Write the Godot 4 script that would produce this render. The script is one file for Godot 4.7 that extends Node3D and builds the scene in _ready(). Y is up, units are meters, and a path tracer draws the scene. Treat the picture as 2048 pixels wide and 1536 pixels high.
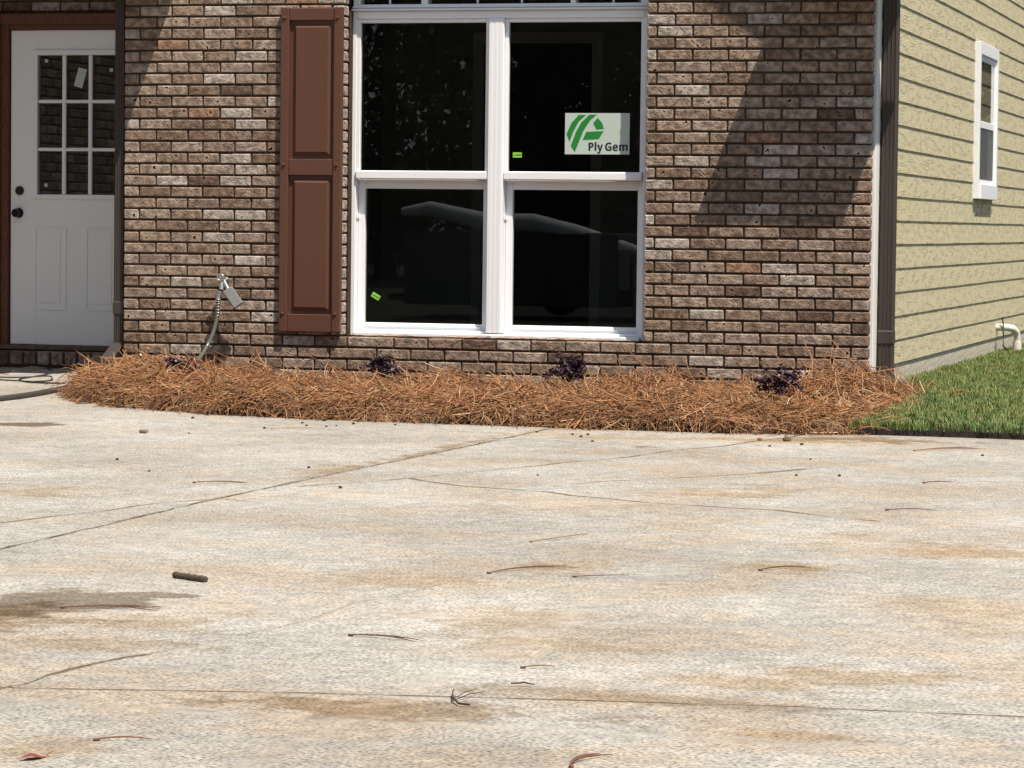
extends Node3D
# A brick house front seen across a concrete drive, in hard midday sun. Metres, y up.
# The brick face lies in the plane z = 0 and its corner at x = 0; y = 0 is the course under the big window.

const GROUND := -0.285
const COURSE := 0.0677
const BRICK_H := 0.0558
const SUN_WAY := Vector3(-1.14, -3.0, -1.0)

var rng := RandomNumberGenerator.new()
var mats := {}
var brick_meshes := {}
var house: Node3D

# ------------------------------------------------------------------ mesh building
class Shape:
	var v := PackedVector3Array()
	var n := PackedVector3Array()
	var c := PackedColorArray()
	var uv2 := PackedVector2Array()
	var tint := Color.WHITE
	func tri(a: Vector3, b: Vector3, d: Vector3) -> void:
		var k := (d - a).cross(b - a).normalized()
		v.append(a); v.append(b); v.append(d)
		n.append(k); n.append(k); n.append(k)
		c.append(tint); c.append(tint); c.append(tint)
	func tri_smooth(a: Vector3, b: Vector3, d: Vector3, na: Vector3, nb: Vector3, nd: Vector3) -> void:
		v.append(a); v.append(b); v.append(d)
		n.append(na); n.append(nb); n.append(nd)
		c.append(tint); c.append(tint); c.append(tint)
	func out_tri(a: Vector3, b: Vector3, d: Vector3, mid: Vector3) -> void:
		if (d - a).cross(b - a).dot((a + b + d) / 3.0 - mid) < 0.0:
			tri(a, d, b)
		else:
			tri(a, b, d)
	func out_quad(a: Vector3, b: Vector3, d: Vector3, e: Vector3, mid: Vector3) -> void:
		out_tri(a, b, d, mid)
		out_tri(a, d, e, mid)
	# a box between two corners with its edges cut by w
	func box(lo: Vector3, hi: Vector3, w := 0.0) -> void:
		var mid := (lo + hi) * 0.5
		var h := (hi - lo) * 0.5
		w = minf(w, minf(h.x, minf(h.y, h.z)) * 0.45)
		var P := func(sx: int, sy: int, sz: int, ax: int) -> Vector3:
			var q := Vector3(sx * (h.x - w), sy * (h.y - w), sz * (h.z - w))
			q[ax] += [sx, sy, sz][ax] * w
			return mid + q
		for ax in 3:
			var bx := (ax + 1) % 3
			var cx := (ax + 2) % 3
			for s in [-1, 1]:
				var q := []
				for k in [[-1, -1], [1, -1], [1, 1], [-1, 1]]:
					var g := [0, 0, 0]
					g[ax] = s; g[bx] = k[0]; g[cx] = k[1]
					q.append(P.call(g[0], g[1], g[2], ax))
				out_quad(q[0], q[1], q[2], q[3], mid)
		if w <= 0.0:
			return
		for ax in 3:
			var bx := (ax + 1) % 3
			var cx := (ax + 2) % 3
			for s in [-1, 1]:
				for t in [-1, 1]:
					var g0 := [0, 0, 0]
					g0[ax] = -1; g0[bx] = s; g0[cx] = t
					var g1 := g0.duplicate()
					g1[ax] = 1
					out_quad(P.call(g0[0], g0[1], g0[2], bx), P.call(g1[0], g1[1], g1[2], bx), P.call(g1[0], g1[1], g1[2], cx), P.call(g0[0], g0[1], g0[2], cx), mid)
		for sx in [-1, 1]:
			for sy in [-1, 1]:
				for sz in [-1, 1]:
					out_tri(P.call(sx, sy, sz, 0), P.call(sx, sy, sz, 1), P.call(sx, sy, sz, 2), mid)
	# a round bar through points; radii may differ from point to point
	func tube(pts: Array, radii: Array, sides := 8, capped := true) -> void:
		var rings := []
		var normals := []
		var up := Vector3(0.13, 0.97, 0.21).normalized()
		for i in pts.size():
			var d: Vector3 = (pts[mini(i + 1, pts.size() - 1)] - pts[maxi(i - 1, 0)]).normalized()
			var a := d.cross(up)
			if a.length() < 0.1:
				a = d.cross(Vector3.RIGHT)
			a = a.normalized()
			var b := a.cross(d)
			var r := []
			var m := []
			for k in sides:
				var t := TAU * k / sides
				var o := a * cos(t) + b * sin(t)
				r.append(pts[i] + o * radii[mini(i, radii.size() - 1)])
				m.append(o)
			rings.append(r)
			normals.append(m)
		for i in pts.size() - 1:
			var mid: Vector3 = (pts[i] + pts[i + 1]) * 0.5
			for k in sides:
				var l := (k + 1) % sides
				var q := [rings[i][k], rings[i + 1][k], rings[i + 1][l], rings[i][l]]
				var m := [normals[i][k], normals[i + 1][k], normals[i + 1][l], normals[i][l]]
				if (q[2] - q[0]).cross(q[1] - q[0]).dot(q[0] - mid) < 0.0:
					tri_smooth(q[0], q[2], q[1], m[0], m[2], m[1])
					tri_smooth(q[0], q[3], q[2], m[0], m[3], m[2])
				else:
					tri_smooth(q[0], q[1], q[2], m[0], m[1], m[2])
					tri_smooth(q[0], q[2], q[3], m[0], m[2], m[3])
		if capped:
			for e in [0, pts.size() - 1]:
				var inner: Vector3 = pts[1] if e == 0 else pts[pts.size() - 2]
				for k in sides:
					out_tri(pts[e], rings[e][k], rings[e][(k + 1) % sides], inner)
	# a flat outline in the xy plane given thickness between two depths
	func prism(outline: PackedVector2Array, z0: float, z1: float) -> void:
		var at := Geometry2D.triangulate_polygon(outline)
		for i in range(0, at.size(), 3):
			for z in [z0, z1]:
				var q := []
				for k in 3:
					q.append(Vector3(outline[at[i + k]].x, outline[at[i + k]].y, z))
				out_tri(q[0], q[1], q[2], Vector3(q[0].x, q[0].y, (z0 + z1) * 0.5))
		var turn := 1.0 if Geometry2D.is_polygon_clockwise(outline) else -1.0
		for i in outline.size():
			var a := outline[i]
			var b := outline[(i + 1) % outline.size()]
			var away := Vector2(-(b - a).y, (b - a).x) * turn
			var m := (a + b) * 0.5 - away.normalized()
			out_quad(Vector3(a.x, a.y, z0), Vector3(b.x, b.y, z0), Vector3(b.x, b.y, z1), Vector3(a.x, a.y, z1), Vector3(m.x, m.y, (z0 + z1) * 0.5))
	func moved(from: int, t: Transform3D) -> void:
		for i in range(from, v.size()):
			v[i] = t * v[i]
			n[i] = (t.basis * n[i]).normalized()
	func surface_into(mesh: ArrayMesh, m: Material) -> void:
		var a := []
		a.resize(Mesh.ARRAY_MAX)
		a[Mesh.ARRAY_VERTEX] = v
		a[Mesh.ARRAY_NORMAL] = n
		a[Mesh.ARRAY_COLOR] = c
		if uv2.size() == v.size():
			a[Mesh.ARRAY_TEX_UV2] = uv2
		mesh.add_surface_from_arrays(Mesh.PRIMITIVE_TRIANGLES, a)
		mesh.surface_set_material(mesh.get_surface_count() - 1, m)
	func mesh(m: Material) -> ArrayMesh:
		var out := ArrayMesh.new()
		surface_into(out, m)
		return out

func put(called: String, mesh: Mesh, parent: Node, at := Vector3.ZERO, m: Material = null) -> MeshInstance3D:
	var o := MeshInstance3D.new()
	o.name = called
	o.mesh = mesh
	o.position = at
	if m:
		o.material_override = m
	parent.add_child(o, true)
	return o

func put_box(called: String, lo: Vector3, hi: Vector3, m: Material, parent: Node, w := 0.003) -> MeshInstance3D:
	var s := Shape.new()
	s.box(lo, hi, w)
	return put(called, s.mesh(m), parent)

func group_node(called: String, parent: Node) -> Node3D:
	var o := Node3D.new()
	o.name = called
	parent.add_child(o, true)
	return o

func tag(o: Node, label: String, category: String, group := "") -> void:
	o.set_meta("label", label)
	o.set_meta("category", category)
	if group:
		o.set_meta("group", group)

func kind(o: Node, k: String) -> void:
	o.set_meta("kind", k)

# ------------------------------------------------------------------ textures and materials
func lin(r: float, g: float, b: float) -> Color:
	return Color(r, g, b).linear_to_srgb()

func noise_bytes(w: int, h: int, freq: float, sd: int, octaves := 4, stretch := 1.0) -> PackedByteArray:
	var f := FastNoiseLite.new()
	f.noise_type = FastNoiseLite.TYPE_SIMPLEX_SMOOTH
	f.seed = sd
	f.frequency = freq
	f.fractal_octaves = octaves
	var hh := int(h / stretch)
	var im := f.get_image(w, hh, false, false, true)
	if hh != h:
		im.resize(w, h, Image.INTERPOLATE_BILINEAR)
	im.convert(Image.FORMAT_L8)
	return im.get_data()

func seamless(size: int, freq: float, sd: int, octaves := 4, cellular := false) -> Image:
	var f := FastNoiseLite.new()
	f.noise_type = FastNoiseLite.TYPE_CELLULAR if cellular else FastNoiseLite.TYPE_SIMPLEX_SMOOTH
	f.seed = sd
	f.frequency = freq
	f.fractal_octaves = octaves
	var im := f.get_seamless_image(size, size, false, false, 0.12, true)
	im.convert(Image.FORMAT_L8)
	return im

func tex(im: Image) -> ImageTexture:
	im.generate_mipmaps()
	return ImageTexture.create_from_image(im)

# a grey picture whose values run from lo to hi around a noise
func grey_noise(size: int, freq: float, sd: int, lo: float, hi: float, octaves := 4, cellular := false) -> Image:
	var d := seamless(size, freq, sd, octaves, cellular).get_data()
	for i in d.size():
		d[i] = int(255.0 * lerpf(lo, hi, d[i] / 255.0))
	return Image.create_from_data(size, size, false, Image.FORMAT_L8, d)

# dragged and pitted clay: short wire marks and dents over a fine grain
func brick_relief() -> Image:
	var size := 1024
	var d := grey_noise(size, 0.045, 11, 0.52, 0.78, 4).get_data()
	var r := RandomNumberGenerator.new()
	r.seed = 21
	for k in 430:
		var p := Vector2(r.randf() * size, r.randf() * size)
		var steep := r.randf() < 0.75
		var ang := r.randf_range(0.35, 1.1) * (1.0 if r.randf() < 0.72 else -1.0) if steep else r.randf_range(-0.35, 0.35)
		var long := r.randf_range(12.0, 44.0)
		var wide := r.randf_range(2.2, 4.3)
		var deep := r.randf_range(0.35, 0.65)
		var bend := r.randf_range(-0.02, 0.02)
		var q := p
		for s in int(long * 1.4):
			q += Vector2(cos(ang), sin(ang)) / 1.4
			ang += bend
			var taper := sin(PI * (s + 0.5) / (long * 1.4))
			var w := wide * (0.4 + 0.6 * taper)
			for yy in range(int(q.y - w - 1), int(q.y + w + 2)):
				for xx in range(int(q.x - w - 1), int(q.x + w + 2)):
					var dist := Vector2(xx, yy).distance_to(q)
					if dist < w:
						var at := posmod(yy, size) * size + posmod(xx, size)
						var low := int(255.0 * (0.65 - deep * (1.0 - dist / w * 0.5) * taper))
						d[at] = mini(d[at], maxi(low, 0))
	for k in 520:
		var p := Vector2(r.randf() * size, r.randf() * size)
		var w := r.randf_range(2.0, 5.0)
		for yy in range(int(p.y - w - 1), int(p.y + w + 2)):
			for xx in range(int(p.x - w - 1), int(p.x + w + 2)):
				var dist := Vector2(xx, yy).distance_to(p)
				if dist < w:
					var at := posmod(yy, size) * size + posmod(xx, size)
					d[at] = mini(d[at], int(255.0 * (0.34 + 0.3 * dist / w)))
	return Image.create_from_data(size, size, false, Image.FORMAT_L8, d)

# pressed cedar grain for the fibre boards: long wavering lines gathered into knots
func siding_relief() -> Image:
	var w := 1024
	var h := 1024
	var warp := noise_bytes(w, h, 0.008, 31, 3, 0.5)
	var warp2 := noise_bytes(w, h, 0.02, 32, 2, 1.0)
	var mask := noise_bytes(w, h, 0.006, 33, 2, 0.6)
	var fine := noise_bytes(w, h, 0.09, 34, 3, 1.0)
	var d := PackedByteArray()
	d.resize(w * h)
	for y in h:
		for x in w:
			var i := y * w + x
			var t := y * 0.13 + (warp[i] / 255.0) * 9.0 + (warp2[i] / 255.0) * 1.4
			var line := 0.5 + 0.5 * sin(t * 1.6)
			line = line * line
			var k := clampf((mask[i] / 255.0 - 0.38) * 3.0, 0.12, 1.0)
			d[i] = int(255.0 * clampf(0.55 + (line - 0.4) * 0.5 * k + (fine[i] / 255.0 - 0.5) * 0.08, 0.0, 1.0))
	return Image.create_from_data(w, h, false, Image.FORMAT_L8, d)

# the drive as rain, leaves and tyres have stained it: pale cement, ochre leaf stain, grey damp, dirt in the joints
const STAIN_X0 := -6.5
const STAIN_Z0 := -1.6
const STAIN_W := 10.0
const STAIN_D := 15.4
func drive_stains() -> Image:
	var w := 1280
	var h := 2048
	var big := noise_bytes(w, h, 0.0050, 41, 5)
	var ochre := noise_bytes(w, h, 0.0085, 42, 5, 0.85)
	var mid := noise_bytes(w, h, 0.028, 43, 4)
	var small := noise_bytes(w, h, 0.12, 44, 3)
	# x, z, half width, half depth, strength, colour number (0 ochre, 1 grey damp, 2 brown dirt)
	var spots := [
		[0.62, 9.35, 0.16, 0.25, 0.7, 0], [1.2, 9.15, 0.16, 0.16, 0.9, 0], [-0.02, 10.9, 0.28, 0.25, 0.6, 0], [0.05, 11.35, 0.25, 0.18, 0.55, 0],
		[0.25, 3.85, 0.5, 0.28, 0.8, 0], [0.5, 6.75, 0.22, 0.3, 0.8, 0], [0.67, 6.6, 0.18, 0.25, 0.75, 0], [1.25, 8.25, 0.2, 0.3, 0.5, 0],
		[1.65, 8.5, 0.32, 0.35, 0.75, 0], [0.77, 10.6, 0.3, 0.3, 0.6, 0], [1.55, 11.45, 0.3, 0.12, 0.75, 0], [1.75, 11.25, 0.28, 0.12, 0.8, 0],
		[0.92, 12.05, 0.4, 0.16, 0.7, 2], [-1.76, 7.7, 0.25, 0.25, 0.6, 0], [-1.15, 6.3, 0.14, 0.5, 0.55, 0], [1.0, 11.0, 0.3, 0.14, 0.5, 0],
		[1.7, 12.1, 0.18, 0.06, 0.7, 0], [0.51, 12.7, 0.18, 0.14, 0.6, 0], [1.35, 11.75, 0.45, 0.12, 0.5, 2], [0.3, 9.9, 0.3, 0.2, 0.4, 0],
		[-3.27, 4.28, 0.2, 0.17, 1.0, 1], [-0.37, 10.66, 0.23, 0.33, 0.8, 1], [-0.22, 10.42, 0.15, 0.07, 0.75, 1], [-0.42, 11.0, 0.28, 0.34, 0.8, 2],
		[-1.04, 4.9, 0.06, 0.9, 0.8, 2], [-1.08, 6.2, 0.05, 0.5, 0.5, 2], [-0.7, 3.95, 0.5, 0.3, 0.55, 0], [0.55, 3.65, 0.5, 0.2, 0.7, 2],
		[-0.29, 4.53, 0.06, 0.09, 0.95, 2], [1.9, 10.0, 0.4, 0.4, 0.35, 0], [-2.2, 8.0, 0.5, 0.4, 0.4, 0], [0.1, 7.6, 0.5, 0.3, 0.35, 0]]
	var tints := [Vector3(0.95, 0.87, 0.76), Vector3(0.66, 0.61, 0.55), Vector3(0.80, 0.71, 0.60)]
	var per := PackedFloat32Array()
	per.resize(w * h * 3)
	per.fill(0.0)
	for s in spots:
		var x0 := int((s[0] - s[2] * 1.7 - STAIN_X0) / STAIN_W * w)
		var x1 := int((s[0] + s[2] * 1.7 - STAIN_X0) / STAIN_W * w)
		var y0 := int((s[1] - s[3] * 1.7 - STAIN_Z0) / STAIN_D * h)
		var y1 := int((s[1] + s[3] * 1.7 - STAIN_Z0) / STAIN_D * h)
		for y in range(maxi(y0, 0), mini(y1, h)):
			for x in range(maxi(x0, 0), mini(x1, w)):
				var dx: float = ((x + 0.5) / w * STAIN_W + STAIN_X0 - s[0]) / s[2]
				var dz: float = ((y + 0.5) / h * STAIN_D + STAIN_Z0 - s[1]) / s[3]
				var i := y * w + x
				var ragged := ((mid[i] / 255.0 - 0.5) * 1.5 + (small[i] / 255.0 - 0.5) * 0.7) * (0.35 if s[5] == 1 else 1.0)
				var edge := 1.0 - (sqrt(dx * dx + dz * dz) + ragged)
				var hard := 4.0 if s[5] == 1 else 1.5
				var k: float = clampf(edge * hard, 0.0, 1.0) * s[4]
				var at: int = i * 3 + s[5]
				per[at] = maxf(per[at], k)
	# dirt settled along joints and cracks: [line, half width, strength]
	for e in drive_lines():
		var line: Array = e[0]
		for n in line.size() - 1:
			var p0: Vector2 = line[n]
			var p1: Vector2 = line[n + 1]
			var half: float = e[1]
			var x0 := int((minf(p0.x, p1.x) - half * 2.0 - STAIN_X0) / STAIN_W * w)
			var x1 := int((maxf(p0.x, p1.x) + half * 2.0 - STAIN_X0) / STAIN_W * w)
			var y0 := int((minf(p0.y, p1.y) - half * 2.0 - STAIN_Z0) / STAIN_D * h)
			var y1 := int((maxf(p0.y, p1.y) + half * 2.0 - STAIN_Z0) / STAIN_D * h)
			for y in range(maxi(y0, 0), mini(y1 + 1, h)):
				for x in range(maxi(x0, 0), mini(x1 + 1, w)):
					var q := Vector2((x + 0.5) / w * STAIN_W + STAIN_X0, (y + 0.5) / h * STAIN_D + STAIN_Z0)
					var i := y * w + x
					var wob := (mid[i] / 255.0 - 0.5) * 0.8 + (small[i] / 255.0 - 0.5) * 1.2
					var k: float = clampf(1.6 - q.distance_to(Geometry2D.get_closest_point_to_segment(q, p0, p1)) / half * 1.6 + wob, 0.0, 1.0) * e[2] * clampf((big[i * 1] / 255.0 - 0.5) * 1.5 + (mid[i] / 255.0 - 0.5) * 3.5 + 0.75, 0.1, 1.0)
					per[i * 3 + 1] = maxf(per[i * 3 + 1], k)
	var d := PackedByteArray()
	d.resize(w * h * 3)
	for i in w * h:
		var b := big[i] / 255.0
		var o := ochre[i] / 255.0
		var m := mid[i] / 255.0
		var s := small[i] / 255.0
		var warm := clampf((o - 0.40) * 2.6 + (m - 0.5) * 1.2 + (s - 0.5) * 0.6, 0.0, 1.0)
		if (i % w + 0.5) / w * STAIN_W + STAIN_X0 < -1.02:
			warm *= 0.55   # the slab beyond the joint has kept cleaner
		var col := Vector3(0.965, 0.95, 0.925).lerp(Vector3(0.93, 0.868, 0.79), warm * 0.85)
		col *= 0.84 + 0.14 * b + 0.13 * (m - 0.5) + 0.18 * (s - 0.5)
		for t in 3:
			var k := per[i * 3 + t]
			if k > 0.0:
				col = col.lerp(col * tints[t], k)
		d[i * 3] = int(clampf(col.x, 0, 1) * 255.0)
		d[i * 3 + 1] = int(clampf(col.y, 0, 1) * 255.0)
		d[i * 3 + 2] = int(clampf(col.z, 0, 1) * 255.0)
	return Image.create_from_data(w, h, false, Image.FORMAT_RGB8, d)

# broom-worn cement: pale paste, dark pits and exposed grit
func concrete_grain() -> Array:
	var size := 1024
	var a := seamless(size, 0.115, 51, 3).get_data()
	var b := seamless(size, 0.22, 52, 2).get_data()
	var c := seamless(size, 0.02, 53, 3).get_data()
	var d := PackedByteArray()
	d.resize(size * size * 3)
	var hgt := PackedByteArray()
	hgt.resize(size * size)
	for i in size * size:
		var pit := clampf((a[i] / 255.0 - 0.60) * 5.0, 0.0, 1.0)
		var speck := clampf((b[i] / 255.0 - 0.66) * 5.0, 0.0, 1.0)
		var g := 0.86 + 0.12 * (b[i] / 255.0 - 0.5) + 0.10 * (c[i] / 255.0 - 0.5)
		g -= pit * 0.27 + speck * 0.12
		g += clampf((0.36 - a[i] / 255.0) * 2.0, 0.0, 0.12)
		d[i * 3] = int(clampf(g * 0.98, 0, 1) * 255.0)
		d[i * 3 + 1] = int(clampf(g * 0.97, 0, 1) * 255.0)
		d[i * 3 + 2] = int(clampf(g * 0.95, 0, 1) * 255.0)
		hgt[i] = int(clampf(0.7 - pit * 0.5 - speck * 0.15 + 0.2 * (b[i] / 255.0 - 0.5), 0, 1) * 255.0)
	return [Image.create_from_data(size, size, false, Image.FORMAT_RGB8, d), Image.create_from_data(size, size, false, Image.FORMAT_L8, hgt)]

func plain(called: String, col: Color, rough := 0.8, metal := 0.0, spec := 0.5) -> StandardMaterial3D:
	var m := StandardMaterial3D.new()
	m.resource_name = called
	m.albedo_color = col
	m.roughness = rough
	m.metallic = metal
	m.metallic_specular = spec
	mats[called] = m
	return m

func wrapped(m: StandardMaterial3D, albedo: Texture2D, height: Texture2D, scale: Vector3, relief: float) -> StandardMaterial3D:
	m.uv1_triplanar = true
	m.uv1_world_triplanar = true
	m.uv1_triplanar_sharpness = 8.0
	m.uv1_scale = scale
	if albedo:
		m.albedo_texture = albedo
	if height:
		m.heightmap_enabled = true
		m.heightmap_texture = height
		m.heightmap_scale = relief
	return m

func make_materials() -> void:
	var relief := tex(brick_relief())
	var mottle := tex(grey_noise(512, 0.03, 61, 0.55, 1.08, 5))
	var fine := tex(grey_noise(512, 0.16, 62, 0.35, 0.95, 4))
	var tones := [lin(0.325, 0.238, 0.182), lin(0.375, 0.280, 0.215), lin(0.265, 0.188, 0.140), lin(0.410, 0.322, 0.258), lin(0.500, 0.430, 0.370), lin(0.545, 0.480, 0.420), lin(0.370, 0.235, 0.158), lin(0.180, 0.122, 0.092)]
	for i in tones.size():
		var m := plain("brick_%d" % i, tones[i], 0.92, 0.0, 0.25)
		wrapped(m, mottle, relief, Vector3(1.0, 1.0, 1.0), 1.15)
		m.uv1_offset = Vector3(0.13 * i, 0.29 * i, 0.41 * i)
	wrapped(plain("mortar", lin(0.105, 0.073, 0.052), 0.95, 0.0, 0.2), mottle, fine, Vector3(3, 3, 3), 0.25)
	wrapped(plain("white_vinyl", lin(0.77, 0.79, 0.82), 0.38), null, null, Vector3.ONE, 0.0)
	plain("white_trim", lin(0.72, 0.72, 0.71), 0.5)
	wrapped(plain("white_door", lin(0.80, 0.83, 0.86), 0.4), null, fine, Vector3(1.5, 1.5, 1.5), 0.01)
	wrapped(plain("shutter_brown", lin(0.092, 0.036, 0.021), 0.5), null, fine, Vector3(1.2, 6.0, 1.2), 0.006)
	wrapped(plain("stained_wood", lin(0.17, 0.055, 0.028), 0.55), mottle, fine, Vector3(6, 0.6, 6), 0.05)
	wrapped(plain("brown_metal", lin(0.044, 0.034, 0.029), 0.42), null, null, Vector3(2, 2, 2), 0.0)
	wrapped(plain("siding", lin(0.500, 0.450, 0.300), 0.7, 0.0, 0.3), null, tex(siding_relief()), Vector3(1.35, 1.9, 0.75), 1.5)
	wrapped(plain("foundation", lin(0.66, 0.60, 0.48), 0.9), mottle, fine, Vector3(1.5, 1.5, 1.5), 0.15)
	plain("black_metal", lin(0.012, 0.011, 0.011), 0.35)
	plain("steel", lin(0.62, 0.62, 0.60), 0.22, 0.9)
	wrapped(plain("grey_plastic", lin(0.29, 0.295, 0.29), 0.4), mottle, null, Vector3(9, 9, 9), 0.0)
	plain("hose_grey", lin(0.095, 0.105, 0.092), 0.22)
	wrapped(plain("old_hose", lin(0.075, 0.066, 0.060), 0.6), mottle, null, Vector3(4, 4, 4), 0.0)
	plain("black_rubber", lin(0.016, 0.015, 0.014), 0.5)
	plain("pvc", lin(0.66, 0.63, 0.55), 0.4)
	plain("sticker_white", lin(0.44, 0.52, 0.475), 0.5)
	plain("sticker_green", lin(0.008, 0.19, 0.022), 0.5)
	plain("sticker_black", lin(0.012, 0.014, 0.014), 0.5)
	plain("tag_green", lin(0.26, 0.62, 0.07), 0.5)
	plain("interior_wall", lin(0.30, 0.30, 0.29), 0.9)
	plain("interior_white", lin(0.55, 0.56, 0.55), 0.6)
	plain("interior_floor", lin(0.10, 0.09, 0.08), 0.9)
	plain("roofing", lin(0.06, 0.055, 0.05), 0.95)
	wrapped(plain("threshold", lin(0.16, 0.12, 0.09), 0.6), mottle, null, Vector3(1, 8, 8), 0.0)
	wrapped(plain("soil", lin(0.040, 0.026, 0.018), 0.95), mottle, fine, Vector3(2, 2, 2), 1.2)
	wrapped(plain("earth", lin(0.045, 0.050, 0.022), 0.95), mottle, fine, Vector3(0.3, 0.3, 0.3), 1.0)
	var glass := plain("glass", Color(0.012, 0.018, 0.016, 0.26), 0.0, 0.0, 0.5)
	glass.transparency = BaseMaterial3D.TRANSPARENCY_ALPHA
	var screen := plain("insect_screen", Color(0.30, 0.31, 0.32, 0.72), 0.9)
	screen.transparency = BaseMaterial3D.TRANSPARENCY_ALPHA
	var grain := concrete_grain()
	var con := wrapped(plain("concrete", lin(0.625, 0.625, 0.625), 0.9, 0.0, 0.3), tex(grain[0]), tex(grain[1]), Vector3(0.62, 0.62, 0.62), 0.22)
	con.detail_enabled = true
	con.detail_blend_mode = BaseMaterial3D.BLEND_MODE_MUL
	con.detail_uv_layer = BaseMaterial3D.DETAIL_UV_2
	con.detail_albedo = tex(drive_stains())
	for k in [["straw", 0.6], ["grass", 0.55], ["leaf_purple", 0.4], ["leaf_tree", 0.5], ["tinted", 0.85]]:
		var m := plain(k[0], Color.WHITE, k[1], 0.0, 0.35)
		m.vertex_color_use_as_albedo = true
		m.cull_mode = BaseMaterial3D.CULL_DISABLED
	mats["grass"].backlight_enabled = true
	mats["grass"].backlight = Color(0.35, 0.35, 0.2)
	mats["leaf_tree"].backlight_enabled = true
	mats["leaf_tree"].backlight = Color(0.3, 0.3, 0.2)
	print("materials ", Time.get_ticks_msec())

# ------------------------------------------------------------------ camera, sky, sun
func make_light() -> void:
	var cam := Camera3D.new()
	cam.name = "camera"
	cam.position = Vector3(2.81145, 0.66632, 17.98066)
	cam.rotation_order = EULER_ORDER_YXZ
	cam.rotation = Vector3(-0.049647, 0.267582, 0.011692)
	cam.fov = 13.754
	cam.near = 0.1
	cam.far = 400.0
	add_child(cam)
	cam.make_current()
	var env := Environment.new()
	var sky := Sky.new()
	var air := ProceduralSkyMaterial.new()
	air.sky_top_color = Color(0.60, 0.67, 0.76)
	air.sky_horizon_color = Color(0.86, 0.87, 0.86)
	air.sky_curve = 0.16
	air.ground_bottom_color = Color(0.2, 0.19, 0.16)
	air.ground_horizon_color = Color(0.5, 0.52, 0.5)
	air.sun_angle_max = 12.0
	air.energy_multiplier = 0.88
	sky.sky_material = air
	env.background_mode = Environment.BG_SKY
	env.sky = sky
	env.tonemap_mode = Environment.TONE_MAPPER_LINEAR
	env.tonemap_exposure = 1.49
	env.sdfgi_enabled = true
	env.ssao_enabled = true
	env.ssil_enabled = true
	var we := WorldEnvironment.new()
	we.environment = env
	add_child(we)
	var sun := DirectionalLight3D.new()
	sun.name = "sun"
	sun.light_energy = 1.6
	sun.light_color = Color(1.0, 0.955, 0.89)
	sun.light_angular_distance = 0.5
	sun.shadow_enabled = true
	add_child(sun)
	sun.look_at_from_position(-SUN_WAY * 5.0, Vector3.ZERO)

# ------------------------------------------------------------------ ground and drive
func strip_along(line: Array, width: float, sd: int) -> PackedVector2Array:
	var r := RandomNumberGenerator.new()
	r.seed = sd
	var pts := []
	for i in line.size() - 1:
		var n := maxi(1, int(line[i].distance_to(line[i + 1]) / 0.06))
		for k in n:
			var p: Vector2 = line[i].lerp(line[i + 1], float(k) / n)
			pts.append(p + (Vector2(r.randf_range(-1, 1), r.randf_range(-1, 1)) * 0.008 if i + k > 0 else Vector2.ZERO))
	pts.append(line[line.size() - 1])
	var one := PackedVector2Array()
	var two := PackedVector2Array()
	for i in pts.size():
		var d: Vector2 = (pts[mini(i + 1, pts.size() - 1)] - pts[maxi(i - 1, 0)]).normalized()
		var o := Vector2(-d.y, d.x) * width * r.randf_range(0.06, 0.7)
		one.append(pts[i] + o)
		two.append(pts[i] - o)
	two.reverse()
	one.append_array(two)
	return one

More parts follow.
